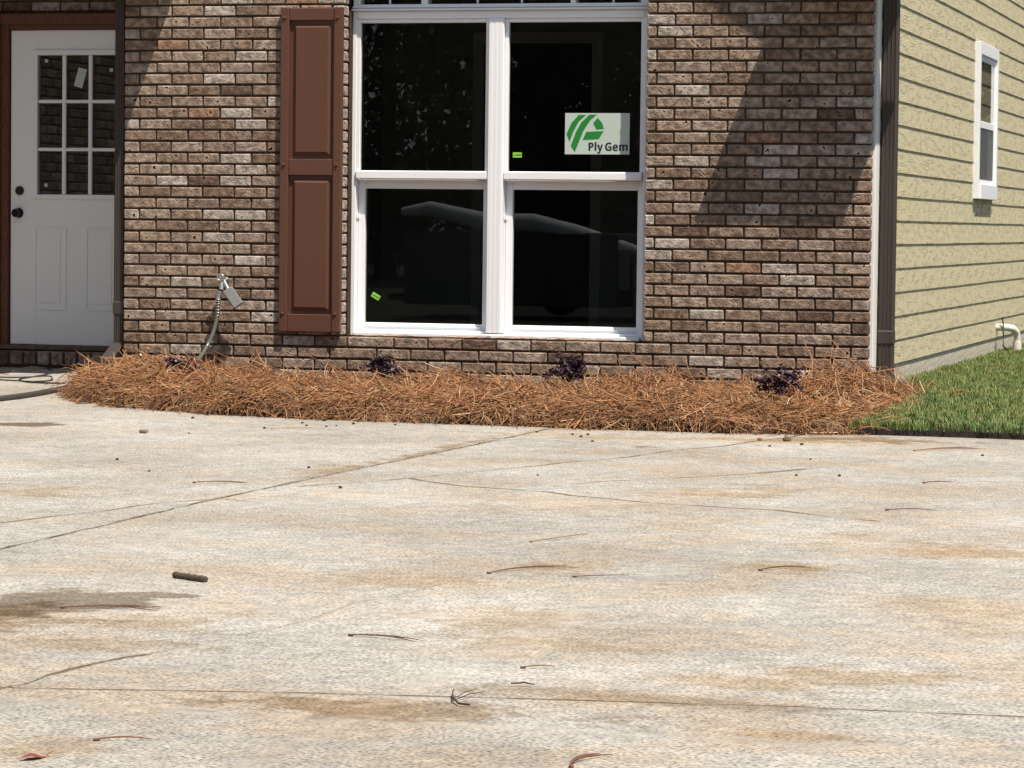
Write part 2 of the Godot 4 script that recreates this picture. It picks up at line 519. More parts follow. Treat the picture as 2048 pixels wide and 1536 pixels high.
# joint A runs across the drive, joint B towards the house; then the cracks: [line, half width of dirt, its strength, width of the gap]
func drive_lines() -> Array:
	return [
		[[Vector2(-3.0, 12.52), Vector2(0.184, 12.026), Vector2(0.705, 11.90), Vector2(1.147, 11.824), Vector2(1.68, 11.746), Vector2(2.215, 11.718), Vector2(7.0, 11.6)], 0.011, 0.9, 0.011],
		[[Vector2(-1.03, 12.22), Vector2(-1.04, 9.0), Vector2(-1.06, 7.8), Vector2(-1.034, 6.29), Vector2(-0.988, 4.7), Vector2(-0.97, 3.43)], 0.016, 0.8, 0.012],
		[[Vector2(-1.7, 9.9), Vector2(-1.37, 8.79), Vector2(-1.307, 8.505), Vector2(-1.237, 8.282), Vector2(-1.213, 8.152), Vector2(-1.211, 8.091), Vector2(-1.181, 7.933), Vector2(-1.086, 7.765), Vector2(-1.05, 7.72)], 0.013, 0.9, 0.005],
		[[Vector2(-1.05, 7.69), Vector2(-0.984, 7.722), Vector2(-0.888, 7.766)], 0.012, 0.8, 0.003],
		[[Vector2(-0.962, 7.101), Vector2(-0.915, 6.96), Vector2(-0.79, 6.806), Vector2(-0.71, 6.57), Vector2(-0.632, 6.353), Vector2(-0.562, 6.188), Vector2(-0.506, 5.971), Vector2(-0.413, 5.76), Vector2(-0.373, 5.567), Vector2(-0.273, 5.373), Vector2(-0.196, 5.155), Vector2(-0.143, 4.846), Vector2(-0.107, 4.665), Vector2(0.036, 4.329), Vector2(0.093, 3.985), Vector2(0.196, 3.643), Vector2(0.23, 3.3)], 0.014, 1.0, 0.005],
		[[Vector2(-0.70, 6.591), Vector2(-0.619, 6.682), Vector2(-0.43, 6.846), Vector2(-0.246, 6.909), Vector2(-0.065, 6.971), Vector2(0.045, 7.084), Vector2(0.166, 7.144), Vector2(0.379, 7.271), Vector2(0.515, 7.299), Vector2(0.68, 7.354), Vector2(0.834, 7.372), Vector2(1.01, 7.519), Vector2(1.217, 7.645)], 0.017, 1.0, 0.005],
		[[Vector2(0.112, 12.06), Vector2(0.13, 11.986), Vector2(0.128, 11.863), Vector2(0.136, 11.749), Vector2(0.151, 11.645), Vector2(0.174, 11.535), Vector2(0.201, 11.473)], 0.012, 1.0, 0.005],
		[[Vector2(0.201, 11.473), Vector2(0.252, 11.249), Vector2(0.265, 11.189), Vector2(0.292, 11.026), Vector2(0.315, 10.929), Vector2(0.335, 10.727), Vector2(0.33, 10.381), Vector2(0.377, 10.224), Vector2(0.419, 9.89)], 0.008, 0.4, 0.002],
		[[Vector2(-0.065, 6.589), Vector2(-0.007, 6.439), Vector2(0.150, 6.269), Vector2(0.301, 6.046), Vector2(0.455, 5.818)], 0.020, 0.55, 0.0],
		[[Vector2(0.455, 5.818), Vector2(0.560, 5.607), Vector2(0.643, 5.372)], 0.030, 0.85, 0.0]]

func slab(outline: PackedVector2Array, gaps: Array, parent: Node) -> void:
	var pieces := [outline]
	for g in gaps:
		var next := []
		for q in pieces:
			var cut := Geometry2D.clip_polygons(q, g)
			for k in cut:
				if absf(area(k)) > 0.002 and not Geometry2D.triangulate_polygon(k).is_empty():
					next.append(k)
		pieces = next
	for q in pieces:
		var s := Shape.new()
		var at := Geometry2D.triangulate_polygon(q)
		for i in range(0, at.size(), 3):
			s.out_tri(lift(q[at[i]]), lift(q[at[i + 1]]), lift(q[at[i + 2]]), lift(q[at[i]]) - Vector3(0, 1, 0))
		var turn := 1.0 if area(q) > 0.0 else -1.0
		for i in q.size():
			var a := lift(q[i])
			var b := lift(q[(i + 1) % q.size()])
			var away := Vector3((b - a).z, 0, -(b - a).x).normalized() * turn
			var down := Vector3(0, -0.1, 0)
			s.out_quad(a, b, b + down, a + down, (a + b) * 0.5 + down * 0.5 - away)
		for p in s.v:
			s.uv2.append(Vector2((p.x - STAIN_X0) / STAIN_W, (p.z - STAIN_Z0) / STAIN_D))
		put("slab", s.mesh(mats.concrete), parent)

func area(q: PackedVector2Array) -> float:
	var a := 0.0
	for i in q.size():
		a += q[i].cross(q[(i + 1) % q.size()])
	return a * 0.5

func lift(p: Vector2, y := GROUND) -> Vector3:
	return Vector3(p.x, y, p.y)

const BED_FRONT := [Vector2(-4.60, -0.5), Vector2(-4.52, 0.2), Vector2(-4.30, 1.2), Vector2(-3.98, 2.1), Vector2(-3.82, 2.42), Vector2(-3.38, 2.80), Vector2(-2.81, 3.15), Vector2(-2.27, 3.31), Vector2(-1.63, 3.36), Vector2(-1.18, 3.40), Vector2(-0.74, 3.46), Vector2(-0.13, 3.48), Vector2(0.40, 3.34)]

func make_ground() -> void:
	var g := MeshInstance3D.new()
	g.name = "ground"
	var pm := PlaneMesh.new()
	pm.size = Vector2(600, 600)
	g.mesh = pm
	g.material_override = mats.earth
	g.position = Vector3(0, GROUND - 0.11, 0)
	add_child(g)
	kind(g, "structure")
	var drive := group_node("driveway", self)
	kind(drive, "structure")
	var A: Array = drive_lines()[0][0]
	var jA := strip_along(A, 0.006, 3)
	var cracks := []
	for i in range(1, 7):
		cracks.append(strip_along(drive_lines()[i][0], drive_lines()[i][3], 3 + i))
	# the outline of the whole drive, then cut by joint A into a near and a far field
	var front := PackedVector2Array([Vector2(-7.4, 4.6), Vector2(-7.4, -0.99), Vector2(-4.62, -0.99)])
	for q in BED_FRONT:
		front.append(q)
	for q in [Vector2(0.465, 3.29), Vector2(0.84, 3.30), Vector2(1.23, 3.34), Vector2(2.2, 3.40), Vector2(7.0, 3.6)]:
		front.append(q)
	var far := front.duplicate()
	for i in range(A.size() - 1, -1, -1):
		far.append(A[i])
	var near := PackedVector2Array(A)
	near.append(Vector2(7.0, 24.0))
	near.append(Vector2(-3.0, 24.0))
	var gaps := [jA]
	gaps.append_array(cracks)
	slab(far, gaps, drive)
	slab(near, [jA], drive)
	var under := put_box("joint_bed", Vector3(-7.4, GROUND - 0.10, -0.98), Vector3(7.0, GROUND - 0.045, 24.0), mats.soil, drive, 0.0)
	kind(under, "structure")

# ------------------------------------------------------------------ bricks
func brick_mesh(w: float, h: float, d: float, kind_no: int) -> ArrayMesh:
	var key := "%d_%d_%d_%d" % [int(round(w * 1000)), int(round(h * 1000)), int(round(d * 1000)), kind_no]
	if not brick_meshes.has(key):
		var s := Shape.new()
		s.box(Vector3(-w / 2, -h / 2, -d), Vector3(w / 2, h / 2, 0), 0.0050)
		var r := RandomNumberGenerator.new()
		r.seed = hash(key)
		var bump := {}
		for i in s.v.size():
			var q := s.v[i].snapped(Vector3.ONE * 0.0001)
			if not bump.has(q):
				bump[q] = Vector3(r.randf_range(-1, 1), r.randf_range(-1, 1), r.randf_range(-0.6, 0.6)) * 0.0014
			s.v[i] += bump[q]
		for i in range(0, s.v.size(), 3):
			var k := (s.v[i + 2] - s.v[i]).cross(s.v[i + 1] - s.v[i]).normalized()
			s.n[i] = k; s.n[i + 1] = k; s.n[i + 2] = k
		brick_meshes[key] = s.mesh(mats.brick_0)
	return brick_meshes[key]

func tone(r: RandomNumberGenerator) -> int:
	var t := r.randf()
	if t < 0.25: return 0
	if t < 0.46: return 1
	if t < 0.62: return 2
	if t < 0.82: return 3
	if t < 0.915: return 4
	if t < 0.955: return 5
	if t < 0.975: return 6
	return 7

# cuts a course from x0 to x1 at the given head joints; returns [centre, width] of each brick
func cut_course(x0: float, x1: float, joints: Array) -> Array:
	var edges := [x0]
	for j in joints:
		if j > edges[-1] + 0.03 and j < x1 - 0.03:
			edges.append(j)
	edges.append(x1)
	var out := []
	for i in edges.size() - 1:
		var a: float = edges[i] + (0.005 if i > 0 else 0.0)
		var b: float = edges[i + 1] - (0.005 if i < edges.size() - 2 else 0.0)
		out.append([(a + b) * 0.5, b - a])
	return out

func make_brick_front() -> void:
	var r := RandomNumberGenerator.new()
	r.seed = 77
	var all := []
	# course k has its lower bed at y = k * COURSE
	for k in range(-5, 62):
		var y := k * COURSE + COURSE * 0.5
		var even := posmod(29 - k, 2) == 0   # courses that begin with a whole brick at the outer corner
		var jl := []
		for i in range(0, 40):
			jl.append((-4.361 if even else -4.469) + 0.2035 * i)
		var jr := []
		for i in range(-12, 14):
			jr.append((-1.171 if even else -1.277) + 0.2098 * i)
		var rows := []
		if k < 0:
			var j := []
			for q in jl:
				if q < -3.05: j.append(q)
			for q in jr:
				if q > -3.0: j.append(q)
			rows.append(cut_course(-4.565, -0.026, j))
		elif y < 2.225:
			rows.append(cut_course(-4.565, -3.174, jl))
			rows.append(cut_course(-1.335, -0.026, jr))
		else:
			rows.append(cut_course(-4.565, -0.026, jl))
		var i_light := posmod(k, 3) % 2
		for row in rows:
			for b in row:
				if y > 2.1 + 1.0 and absf(b[0] + 2.28) > (4.65 - y) / 0.73:
					continue
				var seen: float = b[1]
				if b[0] > -3.62 and b[0] < -3.2 and y > 0.06:
					seen *= 0.1   # behind the shutter
				if y < -0.17 or y > 1.98:
					seen *= 0.2
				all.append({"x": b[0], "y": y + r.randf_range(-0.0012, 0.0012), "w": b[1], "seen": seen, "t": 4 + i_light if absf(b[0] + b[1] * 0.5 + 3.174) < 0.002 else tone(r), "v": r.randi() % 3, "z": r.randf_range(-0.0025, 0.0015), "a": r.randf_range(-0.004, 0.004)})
	all.sort_custom(func(p, q): return p.seen > q.seen if p.seen != q.seen else p.x > q.x)
	var rest := {}
	for i in all.size():
		var b: Dictionary = all[i]
		var m := brick_mesh(b.w, BRICK_H, 0.09, b.v)
		var t := Transform3D(Basis(Vector3.BACK, b.a), Vector3(b.x, b.y, b.z))
		if i < 300:
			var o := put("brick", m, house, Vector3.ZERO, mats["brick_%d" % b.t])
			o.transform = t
		else:
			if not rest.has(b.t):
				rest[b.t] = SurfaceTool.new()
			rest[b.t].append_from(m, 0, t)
	var joined := ArrayMesh.new()
	for t in rest:
		rest[t].commit(joined)
		joined.surface_set_material(joined.get_surface_count() - 1, mats["brick_%d" % t])
	kind(put("remaining_bricks", joined, house), "stuff")
	# mortar and the wall behind it, around the window opening
	var s := Shape.new()
	var f := -0.012
	s.box(Vector3(-4.556, GROUND - 0.1, -0.26), Vector3(-3.184, 2.24, f))
	s.box(Vector3(-1.326, GROUND - 0.1, -0.26), Vector3(-0.036, 2.24, f))
	s.box(Vector3(-3.184, GROUND - 0.1, -0.26), Vector3(-1.326, -0.006, f))
	s.box(Vector3(-4.556, 2.24, -0.26), Vector3(-0.036, 3.0, f))
	s.prism(PackedVector2Array([Vector2(-4.556, 3.0), Vector2(-0.036, 3.0), Vector2(-2.28, 4.6)]), -0.26, f)
	put("wall", s.mesh(mats.mortar), house)
	put_box("lintel", Vector3(-3.174, 2.205, -0.09), Vector3(-1.335, 2.222, -0.012), mats.brown_metal, house)

# ------------------------------------------------------------------ the big window
func make_window() -> void:
	var w := group_node("window", house)
	var V: Material = mats.white_vinyl
	put_box("frame", Vector3(-3.174, 0.0, -0.26), Vector3(-3.143, 1.93, -0.150), V, w)
	put_box("frame", Vector3(-1.383, 0.0, -0.26), Vector3(-1.335, 1.93, -0.150), V, w)
	put_box("frame", Vector3(-3.143, 1.885, -0.26), Vector3(-1.383, 1.93, -0.147), V, w)
	put_box("mullion", Vector3(-2.322, 0.030, -0.26), Vector3(-2.226, 1.885, -0.128), V, w, 0.006)
	for x in [-2.300, -2.272, -2.245]:
		put_box("mullion_bead", Vector3(x - 0.006, 0.034, -0.13), Vector3(x + 0.006, 1.883, -0.1272), V, w, 0.0006)
	# outside sill: a sloped nosing and a step
	var s := Shape.new()
	s.box(Vector3(-3.143, 0.0, -0.26), Vector3(-1.383, 0.024, -0.118), 0.005)
	s.box(Vector3(-3.143, 0.024, -0.26), Vector3(-2.323, 0.040, -0.165), 0.003)
	s.box(Vector3(-2.225, 0.024, -0.26), Vector3(-1.383, 0.040, -0.165), 0.003)
	put("sill", s.mesh(V), w)
	for u in [[-3.143, -2.322], [-2.226, -1.383]]:
		var x0: float = u[0]
		var x1: float = u[1]
		var st := 0.022
		# upper sash, towards the outside
		put_box("sash", Vector3(x0, 0.936, -0.19), Vector3(x0 + st, 1.885, -0.156), V, w)
		put_box("sash", Vector3(x1 - st, 0.986, -0.19), Vector3(x1, 1.885, -0.156), V, w)
		put_box("sash", Vector3(x0 + st, 1.862, -0.19), Vector3(x1 - st, 1.885, -0.156), V, w)
		put_box("meeting_rail", Vector3(x0 + 0.002, 0.936, -0.192), Vector3(x1 - 0.002, 0.986, -0.134), V, w, 0.006)
		put("pane", pane(x0 + st - 0.004, x1 - st + 0.004, 0.980, 1.868, -0.176), w)
		# lower sash, behind it
		var a := x0 + 0.001
		var b := x1 - 0.001
		put_box("sash", Vector3(a, 0.040, -0.246), Vector3(a + 0.041, 0.935, -0.206), V, w)
		put_box("sash", Vector3(b - 0.041, 0.040, -0.246), Vector3(b, 0.935, -0.206), V, w)
		put_box("sash", Vector3(a + 0.041, 0.880, -0.246), Vector3(b - 0.041, 0.935, -0.206), V, w)
		put_box("sash", Vector3(a + 0.041, 0.040, -0.246), Vector3(b - 0.041, 0.078, -0.206), V, w)
		put_box("sash_lip", Vector3(a + 0.043, 0.056, -0.21), Vector3(b - 0.043, 0.064, -0.198), V, w, 0.002)
		put("pane", pane(a + 0.037, b - 0.037, 0.074, 0.885, -0.228), w)
		put_box("latch", Vector3(x0 + 0.001, 0.70, -0.206), Vector3(x0 + 0.008, 0.73, -0.165), V, w, 0.003)
	# transom above, cut by the picture's upper edge
	put_box("transom_rail", Vector3(-3.168, 1.93, -0.26), Vector3(-1.341, 1.972, -0.150), V, w)
	put_box("transom_rail", Vector3(-3.172, 1.934, -0.150), Vector3(-1.337, 1.944, -0.122), V, w, 0.003)
	put_box("transom_rail", Vector3(-3.172, 1.952, -0.150), Vector3(-1.337, 1.959, -0.138), V, w, 0.002)
	put_box("transom_rail", Vector3(-3.168, 2.185, -0.26), Vector3(-1.341, 2.222, -0.150), V, w)
	for q in [[-3.168, -3.125], [-2.745, -2.705], [-1.832, -1.802], [-1.41, -1.341]]:
		put_box("transom_post", Vector3(q[0], 1.972, -0.24), Vector3(q[1], 2.185, -0.153), V, w)
	for x in [-2.945, -2.403, -2.132, -1.578]:
		put_box("muntin", Vector3(x - 0.005, 1.972, -0.186), Vector3(x + 0.005, 2.185, -0.168), V, w, 0.002)
	put("pane", pane(-3.13, -1.40, 1.970, 2.188, -0.178), w)
	# caulk along the brick on the shutter side
	put_box("caulk", Vector3(-3.173, 0.0, -0.155), Vector3(-3.166, 1.93, -0.092), mats.mortar, w, 0.001)
	# maker's sticker and the two green glazing tags
	var zf := -0.1755
	put_box("sticker", Vector3(-1.861, 1.090, zf), Vector3(-1.472, 1.331, zf + 0.0008), mats.sticker_white, w, 0.0)
	sticker_print(w, Vector3(-1.861, 1.090, zf + 0.0008), 0.389, 0.241)
	glazing_tag(w, Vector3(-2.150, 1.084, zf), 0.0)
	glazing_tag(w, Vector3(-3.034, 0.235, -0.2275), -0.52)

func pane(x0: float, x1: float, y0: float, y1: float, z: float) -> ArrayMesh:
	var s := Shape.new()
	s.out_quad(Vector3(x0, y0, z), Vector3(x1, y0, z), Vector3(x1, y1, z), Vector3(x0, y1, z), Vector3(x0, y0, z - 1))
	return s.mesh(mats.glass)

func sticker_print(w: Node, at: Vector3, wide: float, high: float) -> void:
	# outlines read off the sticker, in its own width and height from the top corner
	var blades := [
		[[0.21, 0.045], [0.325, 0.045], [0.215, 0.20], [0.125, 0.46], [0.072, 0.70], [0.022, 0.51], [0.10, 0.24]],
		[[0.375, 0.04], [0.495, 0.035], [0.395, 0.165], [0.285, 0.43], [0.155, 0.95], [0.092, 0.80], [0.17, 0.46], [0.255, 0.22]],
		[[0.505, 0.115], [0.575, 0.24], [0.605, 0.385], [0.485, 0.40], [0.435, 0.245]],
		[[0.33, 0.455], [0.60, 0.435], [0.525, 0.63], [0.275, 0.655]]]
	var s := Shape.new()
	for b in blades:
		var q := PackedVector2Array()
		for p in b:
			q.append(Vector2(at.x + p[0] * wide, at.y + (1.0 - p[1]) * high))
		s.prism(q, at.z, at.z + 0.0006)
	put("sticker_logo", s.mesh(mats.sticker_green), w)
	var t := lettering("Ply Gem", 0.066, mats.sticker_black)
	var o := put("sticker_lettering", t, w, Vector3(at.x + 0.668 * wide, at.y + 0.18 * high, at.z + 0.0006))
	o.scale = Vector3(0.97, 1.0, 1.0)
	var again := put("sticker_lettering", t, w, o.position + Vector3(0.0012, 0.0006, 0.0002))
	again.scale = o.scale

func lettering(words: String, high: float, m: Material) -> TextMesh:
	var t := TextMesh.new()
	var f := SystemFont.new()
	f.font_names = PackedStringArray(["Droid Sans"])
	f.font_weight = 700
	var bold := FontVariation.new()
	bold.base_font = f
	bold.spacing_space = -7
	t.font = bold
	t.text = words
	t.font_size = 64
	t.pixel_size = high / 64.0
	t.depth = 0.0006
	t.material = m
	return t

func glazing_tag(w: Node, at: Vector3, turn: float) -> void:
	var o := put_box("glazing_tag", Vector3(-0.027, -0.015, 0), Vector3(0.027, 0.015, 0.0008), mats.tag_green, w, 0.0)
	o.position = at
	o.rotation.z = turn
	var t := put("glazing_tag_lettering", lettering("LowE", 0.019, mats.sticker_black), w, at + Vector3(0, 0, 0.0012))
	t.rotation.z = turn

# ------------------------------------------------------------------ shutter
func make_shutter() -> void:
	var sh := group_node("shutter", house)
	var M: Material = mats.shutter_brown
	var x0 := -3.557
	var x1 := -3.172
	var y0 := 0.022
	var y1 := 1.945
	put_box("stile", Vector3(x0, y0, 0.002), Vector3(x0 + 0.052, y1, 0.041), M, sh, 0.004)
	put_box("stile", Vector3(x1 - 0.052, y0, 0.002), Vector3(x1, y1, 0.041), M, sh, 0.004)
	var rails := [[y0, 0.126], [0.952, 1.048], [1.868, y1 - 0.004]]
	for q in rails:
		put_box("rail", Vector3(x0 + 0.052, q[0], 0.004), Vector3(x1 - 0.052, q[1], 0.033), M, sh, 0.003)
	for q in [[0.126, 0.952], [1.048, 1.868]]:
		var s := Shape.new()
		var a := Vector3(x0 + 0.052, q[0], 0.010)
		var b := Vector3(x1 - 0.052, q[1], 0.010)
		var mid := (a + b) * 0.5 - Vector3(0, 0, 0.3)
		var ring := func(d: float, z: float) -> Array:
			return [Vector3(a.x + d, a.y + d, z), Vector3(b.x - d, a.y + d, z), Vector3(b.x - d, b.y - d, z), Vector3(a.x + d, b.y - d, z)]
		var rings := [ring.call(0.0, 0.010), ring.call(0.018, 0.010), ring.call(0.040, 0.026), ring.call(0.043, 0.030)]
		for i in 3:
			for k in 4:
				s.out_quad(rings[i][k], rings[i][(k + 1) % 4], rings[i + 1][(k + 1) % 4], rings[i + 1][k], mid)
		s.out_quad(rings[3][0], rings[3][1], rings[3][2], rings[3][3], mid)
		put("raised_panel", s.mesh(M), sh)
	for x in [x0 + 0.024, x1 - 0.03]:
		for y in [0.128, 1.012, 1.882]:
			var s := Shape.new()
			s.tube([Vector3(x, y, 0.040), Vector3(x, y, 0.045), Vector3(x, y, 0.0495)], [0.011, 0.0105, 0.006], 12)
			put("screw_cap", s.mesh(M), sh)

# ------------------------------------------------------------------ door recess
func make_door() -> void:
	var z := -1.10
	# wall around the door: core, bricks over the head, step of bricks on edge
	var s := Shape.new()
	s.box(Vector3(-7.4, GROUND - 0.1, z - 0.2), Vector3(-5.935, 3.0, z - 0.055))
	s.box(Vector3(-5.935, 2.005, z - 0.2), Vector3(-4.52, 3.0, z - 0.055))
	s.box(Vector3(-4.86, GROUND - 0.1, z - 0.2), Vector3(-4.52, 2.005, z - 0.055))
	put("wall", s.mesh(mats.mortar), house)
	var r := RandomNumberGenerator.new()
	r.seed = 5
	for k in 6:
		for i in 7:
			var x := -6.6 + 0.2035 * i + (0.1 if k % 2 else 0.0) + 0.2
			if x > -4.6: continue
			put("head_brick", brick_mesh(0.1935, BRICK_H, 0.09, i % 3), house, Vector3(x, 2.045 + k * COURSE, z - 0.045), mats["brick_%d" % tone(r)])
	for k in range(-4, 30):
		for i in 3:
			var x := -6.05 - 0.2035 * i - (0.1 if k % 2 else 0.0)
			put("side_brick", brick_mesh(0.1935, BRICK_H, 0.09, i % 3), house, Vector3(x, 0.035 + k * COURSE, z - 0.045), mats["brick_%d" % tone(r)])
	for i in 15:
		var o := put("step_brick", brick_mesh(0.060, 0.088, 0.19, i % 3), house, Vector3(-6.0 + 0.0677 * i * 1.4, -0.222, z + 0.11), mats["brick_%d" % tone(r)])
		o.scale.x = 1.3
	put_box("step_core", Vector3(-6.1, GROUND - 0.05, z - 0.1), Vector3(-4.6, -0.187, z + 0.10), mats.mortar, house)
	var d := group_node("door", house)
	var T: Material = mats.stained_wood
	put_box("frame", Vector3(-5.94, -0.18, z - 0.14), Vector3(-5.825, 2.0, z - 0.005), T, d, 0.004)
	put_box("frame_moulding", Vector3(-5.945, -0.18, z - 0.05), Vector3(-5.875, 2.005, z + 0.022), T, d, 0.008)
	put_box("frame", Vector3(-4.885, -0.18, z - 0.14), Vector3(-4.78, 2.0, z - 0.005), T, d, 0.004)
	put_box("frame", Vector3(-5.825, 1.895, z - 0.14), Vector3(-4.885, 1.935, z - 0.005), T, d, 0.004)
	put_box("frame_moulding", Vector3(-5.875, 1.93, z - 0.05), Vector3(-4.79, 2.0, z + 0.022), T, d, 0.008)
	put_box("threshold", Vector3(-5.94, -0.172, z - 0.14), Vector3(-4.78, -0.142, z + 0.03), mats.threshold, d, 0.004)
	var W: Material = mats.white_door
	var zf := z - 0.03   # face of the leaf
	var lx0 := -5.818
	var lx1 := -4.892
	var gx0 := -5.632
	var gx1 := -5.075
	var gy0 := 0.830
	var gy1 := 1.735
	# the leaf around its glazed opening
	var leaf := Shape.new()
	leaf.box(Vector3(lx0, -0.138, zf - 0.044), Vector3(gx0, 1.892, zf), 0.002)
	leaf.box(Vector3(gx1, -0.138, zf - 0.044), Vector3(lx1, 1.892, zf), 0.002)
	leaf.box(Vector3(gx0, gy1, zf - 0.044), Vector3(gx1, 1.892, zf), 0.0)
	leaf.box(Vector3(gx0, -0.138, zf - 0.044), Vector3(gx1, gy0, zf), 0.0)
	put("leaf", leaf.mesh(W), d)
	put_box("light_frame", Vector3(gx0 - 0.028, gy0 - 0.026, zf), Vector3(gx0 + 0.004, gy1 + 0.030, zf + 0.014), W, d, 0.005)
	put_box("light_frame", Vector3(gx1 - 0.004, gy0 - 0.026, zf), Vector3(gx1 + 0.028, gy1 + 0.030, zf + 0.014), W, d, 0.005)
	put_box("light_frame", Vector3(gx0 + 0.004, gy1 - 0.004, zf), Vector3(gx1 - 0.004, gy1 + 0.030, zf + 0.014), W, d, 0.005)
	put_box("light_frame", Vector3(gx0 + 0.004, gy0 - 0.026, zf), Vector3(gx1 - 0.004, gy0 + 0.004, zf + 0.014), W, d, 0.005)
	put("pane", pane(gx0, gx1, gy0, gy1, zf - 0.018), d)
	for x in [-5.446, -5.264]:
		put_box("muntin", Vector3(x - 0.013, gy0 + 0.004, zf - 0.017), Vector3(x + 0.013, gy1 - 0.004, zf + 0.007), W, d, 0.005)
	for y in [1.434, 1.125]:
		put_box("muntin", Vector3(gx0 + 0.004, y - 0.011, zf - 0.016), Vector3(gx1 - 0.004, y + 0.011, zf + 0.005), W, d, 0.005)
	# two pressed panels below
	for x in [[-5.655, -5.425], [-5.297, -5.067]]:
		for q in [[Vector3(x[0], 0.085, zf), Vector3(x[1], 0.103, zf + 0.005)], [Vector3(x[0], 0.609, zf), Vector3(x[1], 0.627, zf + 0.005)], [Vector3(x[0], 0.103, zf), Vector3(x[0] + 0.018, 0.609, zf + 0.005)], [Vector3(x[1] - 0.018, 0.103, zf), Vector3(x[1], 0.609, zf + 0.005)]]:
			put_box("panel_moulding", q[0], q[1], W, d, 0.0045)
		put_box("raised_panel", Vector3(x[0] + 0.042, 0.13, zf), Vector3(x[1] - 0.042, 0.582, zf + 0.004), W, d, 0.004)
	s = Shape.new()
	s.tube([Vector3(-5.754, 0.857, zf), Vector3(-5.754, 0.857, zf + 0.012), Vector3(-5.754, 0.857, zf + 0.020)], [0.030, 0.029, 0.020], 20)
	put("deadbolt", s.mesh(mats.black_metal), d)
	s = Shape.new()
	var kx := -5.760
	s.tube([Vector3(kx, 0.712, zf), Vector3(kx, 0.712, zf + 0.008), Vector3(kx, 0.712, zf + 0.010), Vector3(kx, 0.712, zf + 0.030), Vector3(kx, 0.712, zf + 0.038), Vector3(kx, 0.712, zf + 0.052), Vector3(kx, 0.712, zf + 0.064), Vector3(kx, 0.712, zf + 0.068)], [0.033, 0.032, 0.013, 0.013, 0.024, 0.029, 0.024, 0.010], 20)
	put("knob", s.mesh(mats.black_metal), d)
	# glazing marks left on the glass
	var gz := zf - 0.0175
	for q in [Vector2(-5.579, 1.696), Vector2(-5.128, 1.637), Vector2(-5.579, 0.894)]:
		put_box("glazing_dot", Vector3(q.x - 0.011, q.y - 0.011, gz), Vector3(q.x + 0.011, q.y + 0.011, gz + 0.001), mats.sticker_white, d, 0.0).rotation.z = 0.0
	var card := put_box("paper_tag", Vector3(-0.030, -0.062, 0), Vector3(0.030, 0.062, 0.001), mats.sticker_white, d, 0.0)
	card.position = Vector3(-5.342, 1.587, gz)
	card.rotation.z = -0.28

# ------------------------------------------------------------------ downspouts
func spout(called: String, x0: float, x1: float, z0: float, z1: float, y0: float, y1: float, way: Vector3) -> void:
	var n := group_node(called, house)
	var s := Shape.new()
	s.box(Vector3(x0, y0, z0), Vector3(x1, y1, z1), 0.007)
	put("pipe", s.mesh(mats.brown_metal), n)
	# pressed ribs on the front and the side
	var ribs := 4
	for i in ribs:
		var x := lerpf(x0 + 0.012, x1 - 0.012, i / (ribs - 1.0))
		var q := Shape.new()
		q.tube([Vector3(x, y0 + 0.01, z1 - 0.001), Vector3(x, y1, z1 - 0.001)], [0.0052, 0.0052], 8)
		put("rib", q.mesh(mats.brown_metal), n)
	put_box("collar", Vector3(x0 - 0.003, y0 + 0.20, z0 - 0.003), Vector3(x1 + 0.003, y0 + 0.28, z1 + 0.008), mats.brown_metal, n, 0.006)
	# outlet elbow
	var e := Shape.new()
	e.box(Vector3(-(x1 - x0) * 0.55, -0.16, -(z1 - z0) * 0.6), Vector3((x1 - x0) * 0.55, 0.03, (z1 - z0) * 0.6), 0.007)
	var o := put("outlet", e.mesh(mats.brown_metal), n, Vector3((x0 + x1) * 0.5, y0 + 0.01, (z0 + z1) * 0.5))
	o.rotation = way

